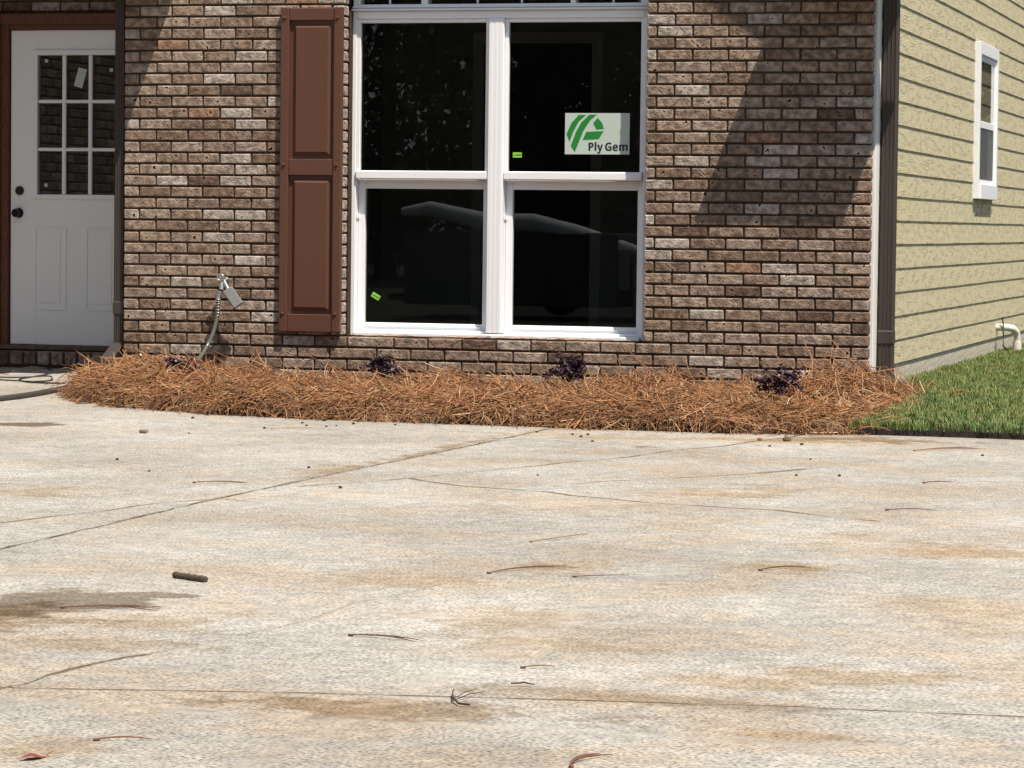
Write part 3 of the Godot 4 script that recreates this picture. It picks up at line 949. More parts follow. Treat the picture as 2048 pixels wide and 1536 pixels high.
# ------------------------------------------------------------------ the siding wall, roof and rooms
func make_side() -> void:
	var xs := -0.022
	var lap := 0.1427
	var r := RandomNumberGenerator.new()
	r.seed = 8
	var zf := -0.235
	var zb := -13.0
	for k in 22:
		var y := -0.131 + lap * k
		var s := Shape.new()
		# a thin wedge: the lower edge stands out over the board below; slightly uneven along its length
		var n := 14
		var wob := []
		for i in n + 1:
			wob.append(r.randf_range(-0.0016, 0.0016))
		for i in n:
			var z0 := lerpf(zf, zb, float(i) / n)
			var z1 := lerpf(zf, zb, float(i + 1) / n)
			var a0 := Vector3(xs + 0.0090, y + wob[i], z0)
			var a1 := Vector3(xs + 0.0090, y + wob[i + 1], z1)
			var b0 := Vector3(xs + 0.001, y + lap + 0.012, z0)
			var b1 := Vector3(xs + 0.001, y + lap + 0.012, z1)
			var c0 := Vector3(xs - 0.001, y + wob[i], z0)
			var c1 := Vector3(xs - 0.001, y + wob[i + 1], z1)
			var mid := Vector3(xs - 0.05, y + 0.09, (z0 + z1) * 0.5)
			s.out_quad(a0, a1, b1, b0, mid)
			s.out_quad(a0, a1, c1, c0, mid)
		s.out_tri(Vector3(xs + 0.0090, y, zf), Vector3(xs + 0.001, y + lap + 0.012, zf), Vector3(xs - 0.001, y, zf), Vector3(xs, y + 0.05, zf - 0.2))
		put("siding_board", s.mesh(mats.siding), house)
	put_box("side_wall", Vector3(-0.16, GROUND - 0.1, -13.0), Vector3(xs - 0.003, 3.0, -0.27), mats.interior_wall, house, 0.0)
	put_box("foundation", Vector3(-0.1, GROUND - 0.3, -13.0), Vector3(xs - 0.004 + 0.002, -0.139, -0.24), mats.foundation, house, 0.0)
	put_box("corner_board", Vector3(-0.08, GROUND, -0.232), Vector3(-0.010, 3.0, -0.092), mats.white_trim, house, 0.003)
	# narrow window in the siding
	var w := group_node("side_window", house)
	var V: Material = mats.white_vinyl
	var f := 0.022
	put_box("casing", Vector3(xs - 0.02, 0.895, -4.62), Vector3(f, 2.0, -4.55), V, w)
	put_box("casing", Vector3(xs - 0.02, 0.895, -5.66), Vector3(f, 2.0, -5.59), V, w)
	put_box("casing", Vector3(xs - 0.02, 1.915, -5.59), Vector3(f, 2.0, -4.62), V, w)
	put_box("sill", Vector3(xs - 0.02, 0.895, -5.59), Vector3(f + 0.012, 1.0, -4.62), V, w)
	var g := -0.002
	put_box("sash", Vector3(xs - 0.02, 1.0, -4.66), Vector3(g + 0.008, 1.915, -4.62), V, w)
	put_box("sash", Vector3(xs - 0.02, 1.0, -5.59), Vector3(g + 0.008, 1.915, -5.55), V, w)
	put_box("sash", Vector3(xs - 0.02, 1.875, -5.55), Vector3(g + 0.008, 1.915, -4.66), V, w)
	put_box("sash", Vector3(xs - 0.02, 1.0, -5.55), Vector3(g + 0.004, 1.035, -4.66), V, w)
	put_box("meeting_rail", Vector3(xs - 0.02, 1.40, -5.55), Vector3(g + 0.008, 1.45, -4.66), V, w)
	for q in [[1.45, 1.875, g], [1.035, 1.40, g - 0.008]]:
		var s := Shape.new()
		s.out_quad(Vector3(q[2], q[0], -5.55), Vector3(q[2], q[0], -4.66), Vector3(q[2], q[1], -4.66), Vector3(q[2], q[1], -5.55), Vector3(q[2] - 1, 1.4, -5))
		put("pane", s.mesh(mats.glass), w)
	var sc := Shape.new()
	sc.out_quad(Vector3(g + 0.004, 1.035, -5.55), Vector3(g + 0.004, 1.035, -4.66), Vector3(g + 0.004, 1.40, -4.66), Vector3(g + 0.004, 1.40, -5.55), Vector3(g - 1, 1.2, -5))
	put("insect_screen", sc.mesh(mats.insect_screen), w)
	var dark := put_box("room_shade", Vector3(xs - 0.0028, 1.0, -5.59), Vector3(xs - 0.001, 1.915, -4.62), mats.black_metal, w, 0.0)  # flat black panel standing in for the unlit room behind the glass
	dark.name = "dark_room_panel"
	# plastic drain elbow low on the siding
	var dr := group_node("drain_pipe", house)
	var s2 := Shape.new()
	var px := 0.018
	var pz := -6.12
	s2.tube([Vector3(-0.06, -0.055, pz), Vector3(px + 0.05, -0.055, pz - 0.02), Vector3(px + 0.085, -0.065, pz - 0.05), Vector3(px + 0.105, -0.095, pz - 0.10), Vector3(px + 0.110, -0.14, pz - 0.12), Vector3(px + 0.110, -0.19, pz - 0.12)], [0.027, 0.027, 0.028, 0.028, 0.027, 0.027], 14)
	put("elbow", s2.mesh(mats.pvc), dr)
	var s3 := Shape.new()
	s3.tube([Vector3(px + 0.110, -0.165, pz - 0.12), Vector3(px + 0.110, -0.26, pz - 0.12)], [0.034, 0.034], 14)
	put("coupling", s3.mesh(mats.pvc), dr)
	var s4 := Shape.new()
	s4.tube([Vector3(px + 0.012, 0.02, pz + 0.03), Vector3(px + 0.02, -0.03, pz + 0.02), Vector3(px + 0.03, -0.10, pz + 0.09), Vector3(px + 0.028, -0.19, pz + 0.08), Vector3(px + 0.05, -0.23, pz - 0.02)], [0.006], 6)
	put("wire", s4.mesh(mats.black_rubber), dr)
	spout("downspout", -0.008, 0.084, -0.308, -0.240, -0.19, 2.9, Vector3(-0.25, 0, 0))
	spout("downspout", -4.648, -4.578, -0.10, -0.042, -0.10, 2.9, Vector3(-0.75, 0, -0.35))
	# eaves: flat returns at both lower corners of the gable, raking boards and roof
	var W: Material = mats.white_trim
	put_box("eave_box", Vector3(-0.49, 2.12, 0.012), Vector3(0.36, 2.165, 0.48), W, house, 0.006)
	put_box("eave_box", Vector3(-4.93, 2.12, 0.012), Vector3(-4.21, 2.165, 0.48), W, house, 0.006)
	put_box("eave_box", Vector3(-4.93, 2.45, -1.0), Vector3(-4.57, 2.75, 0.011), W, house, 0.006)
	var rf := Shape.new()
	for side in [-1.0, 1.0]:
		var top := Vector2(-2.28, 4.74)
		var low := Vector2(-2.28 + side * 2.70, 4.74 - 0.73 * 2.70)
		rf.prism(PackedVector2Array([top, low, low + Vector2(0, 0.16), top + Vector2(0, 0.18)]), 0.0, 0.48)
		low = Vector2(-2.28 + side * 2.285, 4.74 - 0.73 * 2.285)
		rf.prism(PackedVector2Array([top, low, low + Vector2(0, 0.16), top + Vector2(0, 0.18)]), -13.0, -0.001)
	put("roof", rf.mesh(mats.roofing), house)
	put_box("eave_box", Vector3(-9.0, 2.4, -1.6), Vector3(-4.94, 2.6, -0.52), W, house, 0.006)
	var rm := Shape.new()
	rm.prism(PackedVector2Array([Vector2(-0.52, 2.6), Vector2(-6.0, 5.6), Vector2(-6.0, 5.75), Vector2(-0.4, 2.72)]), 4.6, 9.0)
	rm.moved(0, Transform3D(Basis(Vector3.UP, -PI / 2), Vector3.ZERO))
	put("roof", rm.mesh(mats.roofing), house)
	# wing on the far side of the door, which the door glass mirrors
	var wing := Shape.new()
	wing.box(Vector3(-7.4, GROUND - 0.1, -1.2), Vector3(-6.545, 2.7, 4.2), 0.0)
	put("wing_wall", wing.mesh(mats.mortar), house)
	var wb := {}
	for k in range(-5, 38):
		for i in 22:
			var z := -1.0 + 0.2035 * i + (0.1 if k % 2 else 0.0)
			if z > 4.05: continue
			var t := tone(r)
			if not wb.has(t): wb[t] = SurfaceTool.new()
			wb[t].append_from(brick_mesh(0.1935, BRICK_H, 0.09, i % 3), 0, Transform3D(Basis(Vector3.UP, PI / 2), Vector3(-6.535, 0.035 + k * COURSE, z)))
	var wm := ArrayMesh.new()
	for t in wb:
		wb[t].commit(wm)
		wm.surface_set_material(wm.get_surface_count() - 1, mats["brick_%d" % t])
	kind(put("wing_bricks", wm, house), "stuff")
	# the room behind the window
	var rx0 := -4.40
	var rx1 := -0.17
	var zb2 := -4.6
	put_box("room_floor", Vector3(-7.4, -0.22, -5.8), Vector3(-0.16, -0.15, -1.16), mats.interior_floor, house, 0.0)
	put_box("room_floor", Vector3(-4.5, -0.22, -1.16), Vector3(-0.16, -0.152, -0.27), mats.interior_floor, house, 0.0)
	put_box("room_ceiling", Vector3(-9.0, 2.42, -13.0), Vector3(-0.16, 2.5, -0.27), mats.interior_white, house, 0.0)
	put_box("partition", Vector3(-4.5, -0.15, -13.0), Vector3(rx0, 2.42, -0.27), mats.interior_wall, house, 0.0)
	put_box("partition", Vector3(rx0, -0.15, zb2 - 0.1), Vector3(-3.62, 2.42, zb2), mats.interior_wall, house, 0.0)
	put_box("partition", Vector3(-2.80, -0.15, zb2 - 0.1), Vector3(rx1, 2.42, zb2), mats.interior_wall, house, 0.0)
	put_box("partition", Vector3(-3.62, 2.0, zb2 - 0.1), Vector3(-2.80, 2.42, zb2), mats.interior_wall, house, 0.0)
	put_box("partition", Vector3(-9.0, -0.22, -13.1), Vector3(0.0, 2.6, -13.0), mats.interior_wall, house, 0.0)
	put_box("partition", Vector3(-7.4, -0.22, -3.4), Vector3(-4.5, 2.42, -3.3), mats.interior_floor, house, 0.0)
	put_box("partition", Vector3(-4.4, -0.22, -5.8), Vector3(-0.17, 2.42, -5.7), mats.interior_floor, house, 0.0)
	for x in [-3.70, -2.80]:
		put_box("room_trim", Vector3(x, -0.15, zb2), Vector3(x + 0.08, 2.0, zb2 + 0.02), mats.interior_white, house)
	put_box("room_trim", Vector3(-3.70, 2.0, zb2), Vector3(-2.72, 2.08, zb2 + 0.02), mats.interior_white, house)
	var rd := group_node("inner_door", house)
	put_box("leaf", Vector3(-4.34, -0.14, -3.3), Vector3(-4.30, 1.9, -2.5), mats.interior_white, rd)
	put_box("leaf", Vector3(-4.35, -0.14, -2.52), Vector3(-3.95, 1.88, -2.48), mats.interior_white, rd)
	for x in [-4.29, -4.12]:
		put_box("raised_panel", Vector3(x, 0.2, -2.48), Vector3(x + 0.12, 0.85, -2.47), mats.interior_white, rd, 0.004)
		put_box("raised_panel", Vector3(x, 1.0, -2.48), Vector3(x + 0.12, 1.7, -2.47), mats.interior_white, rd, 0.004)

# ------------------------------------------------------------------ spigot and hoses
func make_spigot() -> void:
	var n := group_node("spigot", house)
	var c := Vector3(-3.905, 0.318, 0.0)
	var s := Shape.new()
	s.tube([c, c + Vector3(0, 0, 0.012), c + Vector3(0, 0, 0.013), c + Vector3(0, 0, 0.055)], [0.024, 0.024, 0.012, 0.012], 14)
	s.tube([c + Vector3(0, 0.012, 0.06), c + Vector3(0.002, -0.02, 0.075), c + Vector3(0.004, -0.055, 0.085)], [0.016, 0.014, 0.017], 12)
	put("body", s.mesh(mats.steel), n)
	var wheel := Shape.new()
	var ring := []
	for i in 17:
		ring.append(c + Vector3(-0.004, 0.02, 0.085) + Vector3(cos(TAU * i / 16.0), sin(TAU * i / 16.0) * 0.9, 0) * 0.021)
	wheel.tube(ring, [0.005], 6, false)
	for i in 3:
		var a := TAU * i / 6.0
		wheel.tube([c + Vector3(-0.004, 0.02, 0.085) + Vector3(cos(a), sin(a), 0) * 0.02, c + Vector3(-0.004, 0.02, 0.085) - Vector3(cos(a), sin(a), 0) * 0.02], [0.004], 6)
	put("handle", wheel.mesh(mats.steel), n)
	var neck := Shape.new()
	neck.tube([c + Vector3(0.012, 0.0, 0.07), c + Vector3(0.052, -0.052, 0.098)], [0.012, 0.013], 10)
	put("side_arm", neck.mesh(mats.steel), n)
	var lock := Shape.new()
	lock.box(Vector3(-0.033, -0.062, -0.012), Vector3(0.033, 0.062, 0.012), 0.009)
	var o := put("tag_plate", lock.mesh(mats.grey_plastic), n, c + Vector3(0.086, -0.098, 0.11))
	o.rotation = Vector3(-0.15, 0.25, 0.62)
	# hose: coupling, spring guard, smooth tube that drops onto the straw
	var h := group_node("garden_hose", self)
	tag(h, "grey-green garden hose hanging from the wall spigot down into the pine straw", "hose")
	var p0 := c + Vector3(-0.002, -0.062, 0.092)
	var q := Shape.new()
	q.tube([p0, p0 + Vector3(-0.006, -0.028, 0.004), p0 + Vector3(-0.007, -0.03, 0.004), p0 + Vector3(-0.010, -0.052, 0.008)], [0.019, 0.019, 0.016, 0.015], 14)
	put("coupling", q.mesh(mats.steel), h)
	var path := Curve3D.new()
	for p in [[p0 + Vector3(-0.010, -0.05, 0.008)], [Vector3(-3.914, 0.10, 0.125)], [Vector3(-3.93, 0.0, 0.155)], [Vector3(-3.952, -0.085, 0.21)], [Vector3(-3.945, -0.150, 0.36)], [Vector3(-3.86, -0.178, 0.70)], [Vector3(-3.76, -0.196, 1.05)], [Vector3(-3.70, -0.235, 1.25)]]:
		path.add_point(p[0])
	for i in range(1, path.point_count - 1):
		var d := (path.get_point_position(i + 1) - path.get_point_position(i - 1)) * 0.17
		path.set_point_in(i, -d)
		path.set_point_out(i, d)
	var pts := []
	var total := path.get_baked_length()
	for i in 49:
		pts.append(path.sample_baked(total * i / 48.0, true))
	q = Shape.new()
	q.tube(pts, [0.0118], 12)
	put("tube", q.mesh(mats.hose_grey), h)
	var spring := Shape.new()
	var coil := []
	for i in 97:
		var u := i / 96.0
		var at := path.sample_baked(0.0 + 0.115 * u, true)
		var a := TAU * 7.0 * u
		coil.append(at + Vector3(cos(a), 0.15 * sin(a), sin(a)) * lerpf(0.0165, 0.0135, u))
	spring.tube(coil, [0.0026], 5)
	put("spring_guard", spring.mesh(mats.steel), h)
	var ring2 := Shape.new()
	ring2.tube([path.sample_baked(0.535, true), path.sample_baked(0.552, true)], [0.0165], 12)
	put("clamp", ring2.mesh(mats.black_rubber), h)

func ground_line(called: String, pts: Array, radius: float, m: Material, label: String, category: String, group := "") -> void:
	var path := Curve3D.new()
	for p in pts:
		path.add_point(p)
	for i in range(1, path.point_count - 1):
		var d := (path.get_point_position(i + 1) - path.get_point_position(i - 1)) * 0.17
		path.set_point_in(i, -d)
		path.set_point_out(i, d)
	var out := []
	var total := path.get_baked_length()
	var n := maxi(8, int(total / 0.04))
	for i in n + 1:
		out.append(path.sample_baked(total * i / n, true))
	var s := Shape.new()
	s.tube(out, [radius], 10)
	tag(put(called, s.mesh(m), self), label, category, group)

# ------------------------------------------------------------------ straw bed, plants, lawn
var bump_noise := FastNoiseLite.new()
var bed_poly := PackedVector2Array()
func bed_height(x: float, z: float) -> float:
	var edge := 10.0
	for i in BED_FRONT.size() - 1:
		edge = minf(edge, Vector2(x, z).distance_to(Geometry2D.get_closest_point_to_segment(Vector2(x, z), BED_FRONT[i], BED_FRONT[i + 1])))
	var lawn := [Vector2(0.40, 3.34), Vector2(0.40, 2.8), Vector2(0.44, 1.75), Vector2(0.36, 0.4), Vector2(0.2, -0.5), Vector2(0.02, -1.2)]
	var edge2 := 10.0
	for i in lawn.size() - 1:
		edge2 = minf(edge2, Vector2(x, z).distance_to(Geometry2D.get_closest_point_to_segment(Vector2(x, z), lawn[i], lawn[i + 1])))
	var rise := 1.0 - exp(-edge / 0.035)
	var h := GROUND + 0.002 + (-0.014 + 0.068 * exp(-pow(maxf(edge - 0.35, 0.0) / 0.55, 2.0))) * rise * lerpf(0.45, 1.0, clampf(edge2 / 0.3, 0, 1))
	h += bump_noise.get_noise_2d(x * 1.0, z * 1.0) * 0.055 * rise
	for m in [[0.06, 0.80, 0.40, 0.16], [-0.06, 0.25, 0.3, 0.06], [-1.2, 0.25, 0.28, 0.06], [-2.45, 0.2, 0.25, 0.055], [-4.45, 0.35, 0.35, 0.05], [-0.45, 2.7, 0.5, 0.025], [-3.3, 2.2, 0.5, 0.02]]:
		var d: float = Vector2(x - m[0], z - m[1]).length_squared() / (m[2] * m[2])
		h += m[3] * exp(-d) * clampf(minf(edge, edge2) / 0.25, 0.0, 1.0)
	return h

func needle_clump(sd: int, count: int, spread: float, lift_up: float) -> ArrayMesh:
	var r := RandomNumberGenerator.new()
	r.seed = sd
	var s := Shape.new()
	for k in count:
		var t := r.randf()
		if t < 0.48:
			s.tint = Color(0.34, 0.150, 0.062).lerp(Color(0.45, 0.238, 0.118), r.randf())
		elif t < 0.83:
			s.tint = Color(0.070, 0.033, 0.017).lerp(Color(0.22, 0.098, 0.045), r.randf())
		elif t < 0.97:
			s.tint = Color(0.60, 0.40, 0.235)
		else:
			s.tint = Color(0.16, 0.09, 0.055)
		var long := r.randf_range(0.12, 0.27)
		var dir := Vector3(1, 0, 0).rotated(Vector3.UP, r.randf() * TAU)
		var rise := r.randf_range(-0.45, 0.45) * lift_up
		var bend := r.randf_range(-2.2, 2.2)
		var curl := r.randf_range(-6.5, 0.6)
		var p := Vector3(r.randfn() * spread, r.randf_range(-0.03, 0.012), r.randfn() * spread) - dir * long * 0.4
		var pts := [p]
		var seg := 5
		for i in seg:
			p += (dir + Vector3.UP * rise).normalized() * long / seg
			dir = dir.rotated(Vector3.UP, bend * long / seg * 2.0)
			rise += curl * long / seg
			pts.append(p)
		var w := r.randf_range(0.0015, 0.0029)
		s.tube(pts, [w, w, w, w, w * 0.9, w * 0.4], 3, false)
	return s.mesh(mats.straw)

func make_bed() -> void:
	bump_noise.seed = 9
	bump_noise.frequency = 2.2
	bump_noise.fractal_octaves = 3
	bed_poly = PackedVector2Array(BED_FRONT)
	for q in [Vector2(0.40, 2.8), Vector2(0.44, 1.75), Vector2(0.36, 0.4), Vector2(0.2, -0.5), Vector2(0.04, -1.2), Vector2(0.02, -0.3), Vector2(0.0, 0.0), Vector2(-4.57, 0.0), Vector2(-4.58, -0.9)]:
		bed_poly.append(q)
	# the soil under the straw
	var s := Shape.new()
	var step := 0.1
	var nx := int(5.4 / step)
	var nz := int(4.8 / step)
	for i in nx:
		for j in nz:
			var x := -4.8 + i * step
			var z := -1.2 + j * step
			if not Geometry2D.is_point_in_polygon(Vector2(x + step / 2, z + step / 2), bed_poly):
				continue
			var q := []
			for d in [Vector2(0, 0), Vector2(step, 0), Vector2(step, step), Vector2(0, step)]:
				q.append(Vector3(x + d.x, bed_height(x + d.x, z + d.y) - 0.05, z + d.y))
			s.out_quad(q[0], q[1], q[2], q[3], q[0] - Vector3(0, 1, 0))
	kind(put("bed_soil", s.mesh(mats.soil), self), "structure")
	var straw := group_node("pine_straw", self)
	kind(straw, "stuff")
	straw.set_meta("label", "deep loose bed of orange-brown pine straw along the house front")
	straw.set_meta("category", "pine straw")
	rng.seed = 15
	var lists := [[], [], [], [], []]
	var tries := 0
	while tries < 26000:
		tries += 1
		var p := Vector2(rng.randf_range(-4.75, 0.5), rng.randf_range(-1.2, 3.5))
		if not Geometry2D.is_point_in_polygon(p, bed_poly):
			continue
		var front := p.y > 2.0
		if not front and rng.randf() < 0.62:
			continue
		var rim := 10.0
		for i in range(4, BED_FRONT.size() - 1):
			rim = minf(rim, p.distance_to(Geometry2D.get_closest_point_to_segment(p, BED_FRONT[i], BED_FRONT[i + 1])))
		if rim < 0.09 and rng.randf() < 0.75:
			continue
		var y := bed_height(p.x, p.y)
		if not front and rng.randf() < 0.15:
			y += 0.02
		var gx := (bed_height(p.x + 0.04, p.y) - y) / 0.04
		var gz := (bed_height(p.x, p.y + 0.04) - y) / 0.04
		var up := Vector3(-gx, 1.0, -gz).normalized()
		var b := Basis(Quaternion(Vector3.UP, up)) * Basis(Vector3.UP, rng.randf() * TAU)
		b = b.scaled(Vector3.ONE * rng.randf_range(0.8, 1.15))
		var tall := 4 if rng.randf() < 0.05 else rng.randi() % 4
		var dim := rng.randf_range(0.5, 1.02)
		lists[tall].append([Transform3D(b, Vector3(p.x, y + rng.randf_range(-0.018, 0.006), p.y)), Color(dim, dim * rng.randf_range(0.92, 1.03), dim * rng.randf_range(0.85, 1.05))])
	for k in 5:
		var mm := MultiMesh.new()
		mm.transform_format = MultiMesh.TRANSFORM_3D
		mm.use_colors = true
		mm.mesh = needle_clump(100 + k, 17, 0.055, 1.0) if k < 4 else needle_clump(140, 6, 0.05, 2.4)
		mm.instance_count = lists[k].size()
		for i in lists[k].size():
			mm.set_instance_transform(i, lists[k][i][0])
			mm.set_instance_color(i, lists[k][i][1])
		var o := MultiMeshInstance3D.new()
		o.name = "straw"
		o.multimesh = mm
		straw.add_child(o, true)
		kind(o, "stuff")
	# needles hanging over the front of the heap down to the concrete
	var hang := MultiMesh.new()
	hang.transform_format = MultiMesh.TRANSFORM_3D
	hang.use_colors = true
	var tuft := Shape.new()
	for k in 9:
		tuft.tint = Color(0.27, 0.13, 0.062).lerp(Color(0.52, 0.35, 0.21), rng.randf() * rng.randf() * 1.3)
		var a := rng.randf_range(-1.2, 1.2)
		var q := Vector3(rng.randfn() * 0.05, 0.0, rng.randf_range(-0.05, 0.01))
		var pts := [q]
		var pitch := rng.randf_range(0.1, 0.7)
		var long := rng.randf_range(0.09, 0.2)
		var fall := rng.randf_range(1.6, 3.0)
		for i in 5:
			q += Vector3(sin(a) * cos(pitch), sin(pitch), cos(a) * cos(pitch)) * long / 5.0
			pitch -= fall / 5.0
			a += rng.randf_range(-0.2, 0.2)
			pts.append(q)
		var w := rng.randf_range(0.0014, 0.0026)
		tuft.tube(pts, [w, w, w, w, w * 0.9, w * 0.4], 3, false)
	hang.mesh = tuft.mesh(mats.straw)
	var spots := []
	for i in range(1, BED_FRONT.size() - 1):
		var n := int(BED_FRONT[i].distance_to(BED_FRONT[i + 1]) / 0.020)
		for k in n:
			var p: Vector2 = BED_FRONT[i].lerp(BED_FRONT[i + 1], (k + rng.randf()) / n)
			var out: Vector2 = (BED_FRONT[i + 1] - BED_FRONT[i]).normalized()
			out = Vector2(-out.y, out.x)
			if out.y < 0 and i > 3:
				out = -out
			if out.x > 0 and i <= 3:
				out = -out
			p -= out * rng.randf_range(0.02, 0.12)
			var b := Basis(Vector3.UP, atan2(out.x, out.y) + rng.randf_range(-0.9, 0.9)).scaled(Vector3.ONE * rng.randf_range(0.7, 1.15))
			spots.append(Transform3D(b, Vector3(p.x, bed_height(p.x, p.y) + rng.randf_range(-0.03, 0.025), p.y)))
	for k in 1500:
		var p := Vector2(rng.randf_range(-4.3, 0.35), rng.randf_range(1.6, 3.4))
		if not Geometry2D.is_point_in_polygon(p, bed_poly):
			continue
		var b := Basis(Vector3.UP, rng.randf_range(-1.1, 1.1)).scaled(Vector3.ONE * rng.randf_range(0.8, 1.3))
		spots.append(Transform3D(b, Vector3(p.x, bed_height(p.x, p.y) + rng.randf_range(0.0, 0.02), p.y)))
	hang.instance_count = spots.size()
	for i in spots.size():
		hang.set_instance_transform(i, spots[i])
		var j := rng.randf_range(0.5, 1.0)
		hang.set_instance_color(i, Color(j, j, j))
	var ho := MultiMeshInstance3D.new()
	ho.name = "straw"
	ho.multimesh = hang
	straw.add_child(ho, true)
	kind(ho, "stuff")
	print("straw clumps ", lists.map(func(l): return l.size()))
	# single needles caught upright against the bricks and lying over the window sill
	var loose := Shape.new()
	for i in 110:
		var x := rng.randf_range(-4.5, -0.05)
		var z := rng.randf_range(0.03, 0.6)
		var at := Vector3(x, bed_height(x, z) - 0.01, z)
		loose.tint = Color(0.45, 0.27, 0.14).lerp(Color(0.60, 0.46, 0.30), rng.randf())
		var d := Vector3(rng.randf_range(-0.7, 0.7), 1.0, rng.randf_range(-0.3, 0.3)).normalized()
		var long := rng.randf_range(0.05, 0.15)
		var side := Vector3(rng.randf_range(-0.3, 0.3), -0.1, rng.randf_range(-0.1, 0.2))
		loose.tube([at, at + d * long * 0.4, at + d * long * 0.75 + side * long * 0.3, at + d * long * 0.95 + side * long], [0.0016, 0.0016, 0.0013, 0.0007], 3, false)
	for i in 46:
		var x := rng.randf_range(-3.1, -1.42)
		var z := rng.randf_range(-0.10, 0.0)
		var at := Vector3(x, 0.004 if z > -0.115 else 0.03, z)
		loose.tint = Color(0.48, 0.22, 0.14).lerp(Color(0.58, 0.42, 0.28), rng.randf())
		var d := Vector3(1, 0, rng.randf_range(-0.3, 0.3)).normalized() * (1 if rng.randf() < 0.5 else -1)
		var long := rng.randf_range(0.06, 0.2)
		loose.tube([at, at + d * long * 0.5 + Vector3(0, rng.randf_range(0.0, 0.015), 0), at + d * long + Vector3(0, 0.0, rng.randf_range(-0.02, 0.03))], [0.0015, 0.0015, 0.0007], 3, false)
	kind(put("stray_needles", loose.mesh(mats.straw), straw), "stuff")

func make_plant(at: Vector3, size: float, sd: int, label: String) -> void:
	var r := RandomNumberGenerator.new()
	r.seed = sd
	var n := group_node("purple_shrub", self)
	n.position = at
	tag(n, label, "shrub", "small purple shrubs planted in the straw")
	var stems := Shape.new()
	var leaves := Shape.new()
	stems.tint = Color(0.10, 0.06, 0.05)
	for k in 22:
		var a := r.randf() * TAU
		var lean := r.randf_range(0.3, 1.9)
		var long := size * r.randf_range(0.55, 1.0)
		var d := Vector3(cos(a) * lean, 1.0, sin(a) * lean).normalized()
		var pts := [Vector3(0, -0.03, 0), d * long * 0.4, d * long * 0.75 + Vector3(0, -0.1 * long * lean, 0), d * long + Vector3(0, -0.25 * long * lean, 0)]
		stems.tube(pts, [0.003, 0.0025, 0.002, 0.001], 4, false)
		for i in 30:
			var u := r.randf_range(0.25, 1.0)
			var p: Vector3 = pts[1].lerp(pts[2], u / 0.75) if u < 0.75 else pts[2].lerp(pts[3], (u - 0.75) / 0.25)
			p += Vector3(r.randfn(), r.randfn(), r.randfn()) * size * 0.05
			var t := r.randf()
			leaves.tint = Color(0.020, 0.011, 0.020).lerp(Color(0.075, 0.035, 0.055), t * t)
			if r.randf() < 0.12:
				leaves.tint = Color(0.17, 0.14, 0.15)  # light grey tint puts a glossy highlight into the colour of some leaves
			var b := Basis.from_euler(Vector3(r.randf_range(-0.8, 0.8), r.randf() * TAU, r.randf_range(-0.8, 0.8)))
			var lw := r.randf_range(0.007, 0.012)
			var ll := r.randf_range(0.018, 0.032)
			var q := [Vector3(0, 0, 0), Vector3(lw, 0.003, ll * 0.45), Vector3(0, -0.003, ll), Vector3(-lw, 0.003, ll * 0.45)]
			for j in 4:
				q[j] = p + b * q[j]
			leaves.tri(q[0], q[1], q[2])
			leaves.tri(q[0], q[2], q[3])
	put("stem", stems.mesh(mats.tinted), n)
	put("foliage", leaves.mesh(mats.leaf_purple), n)

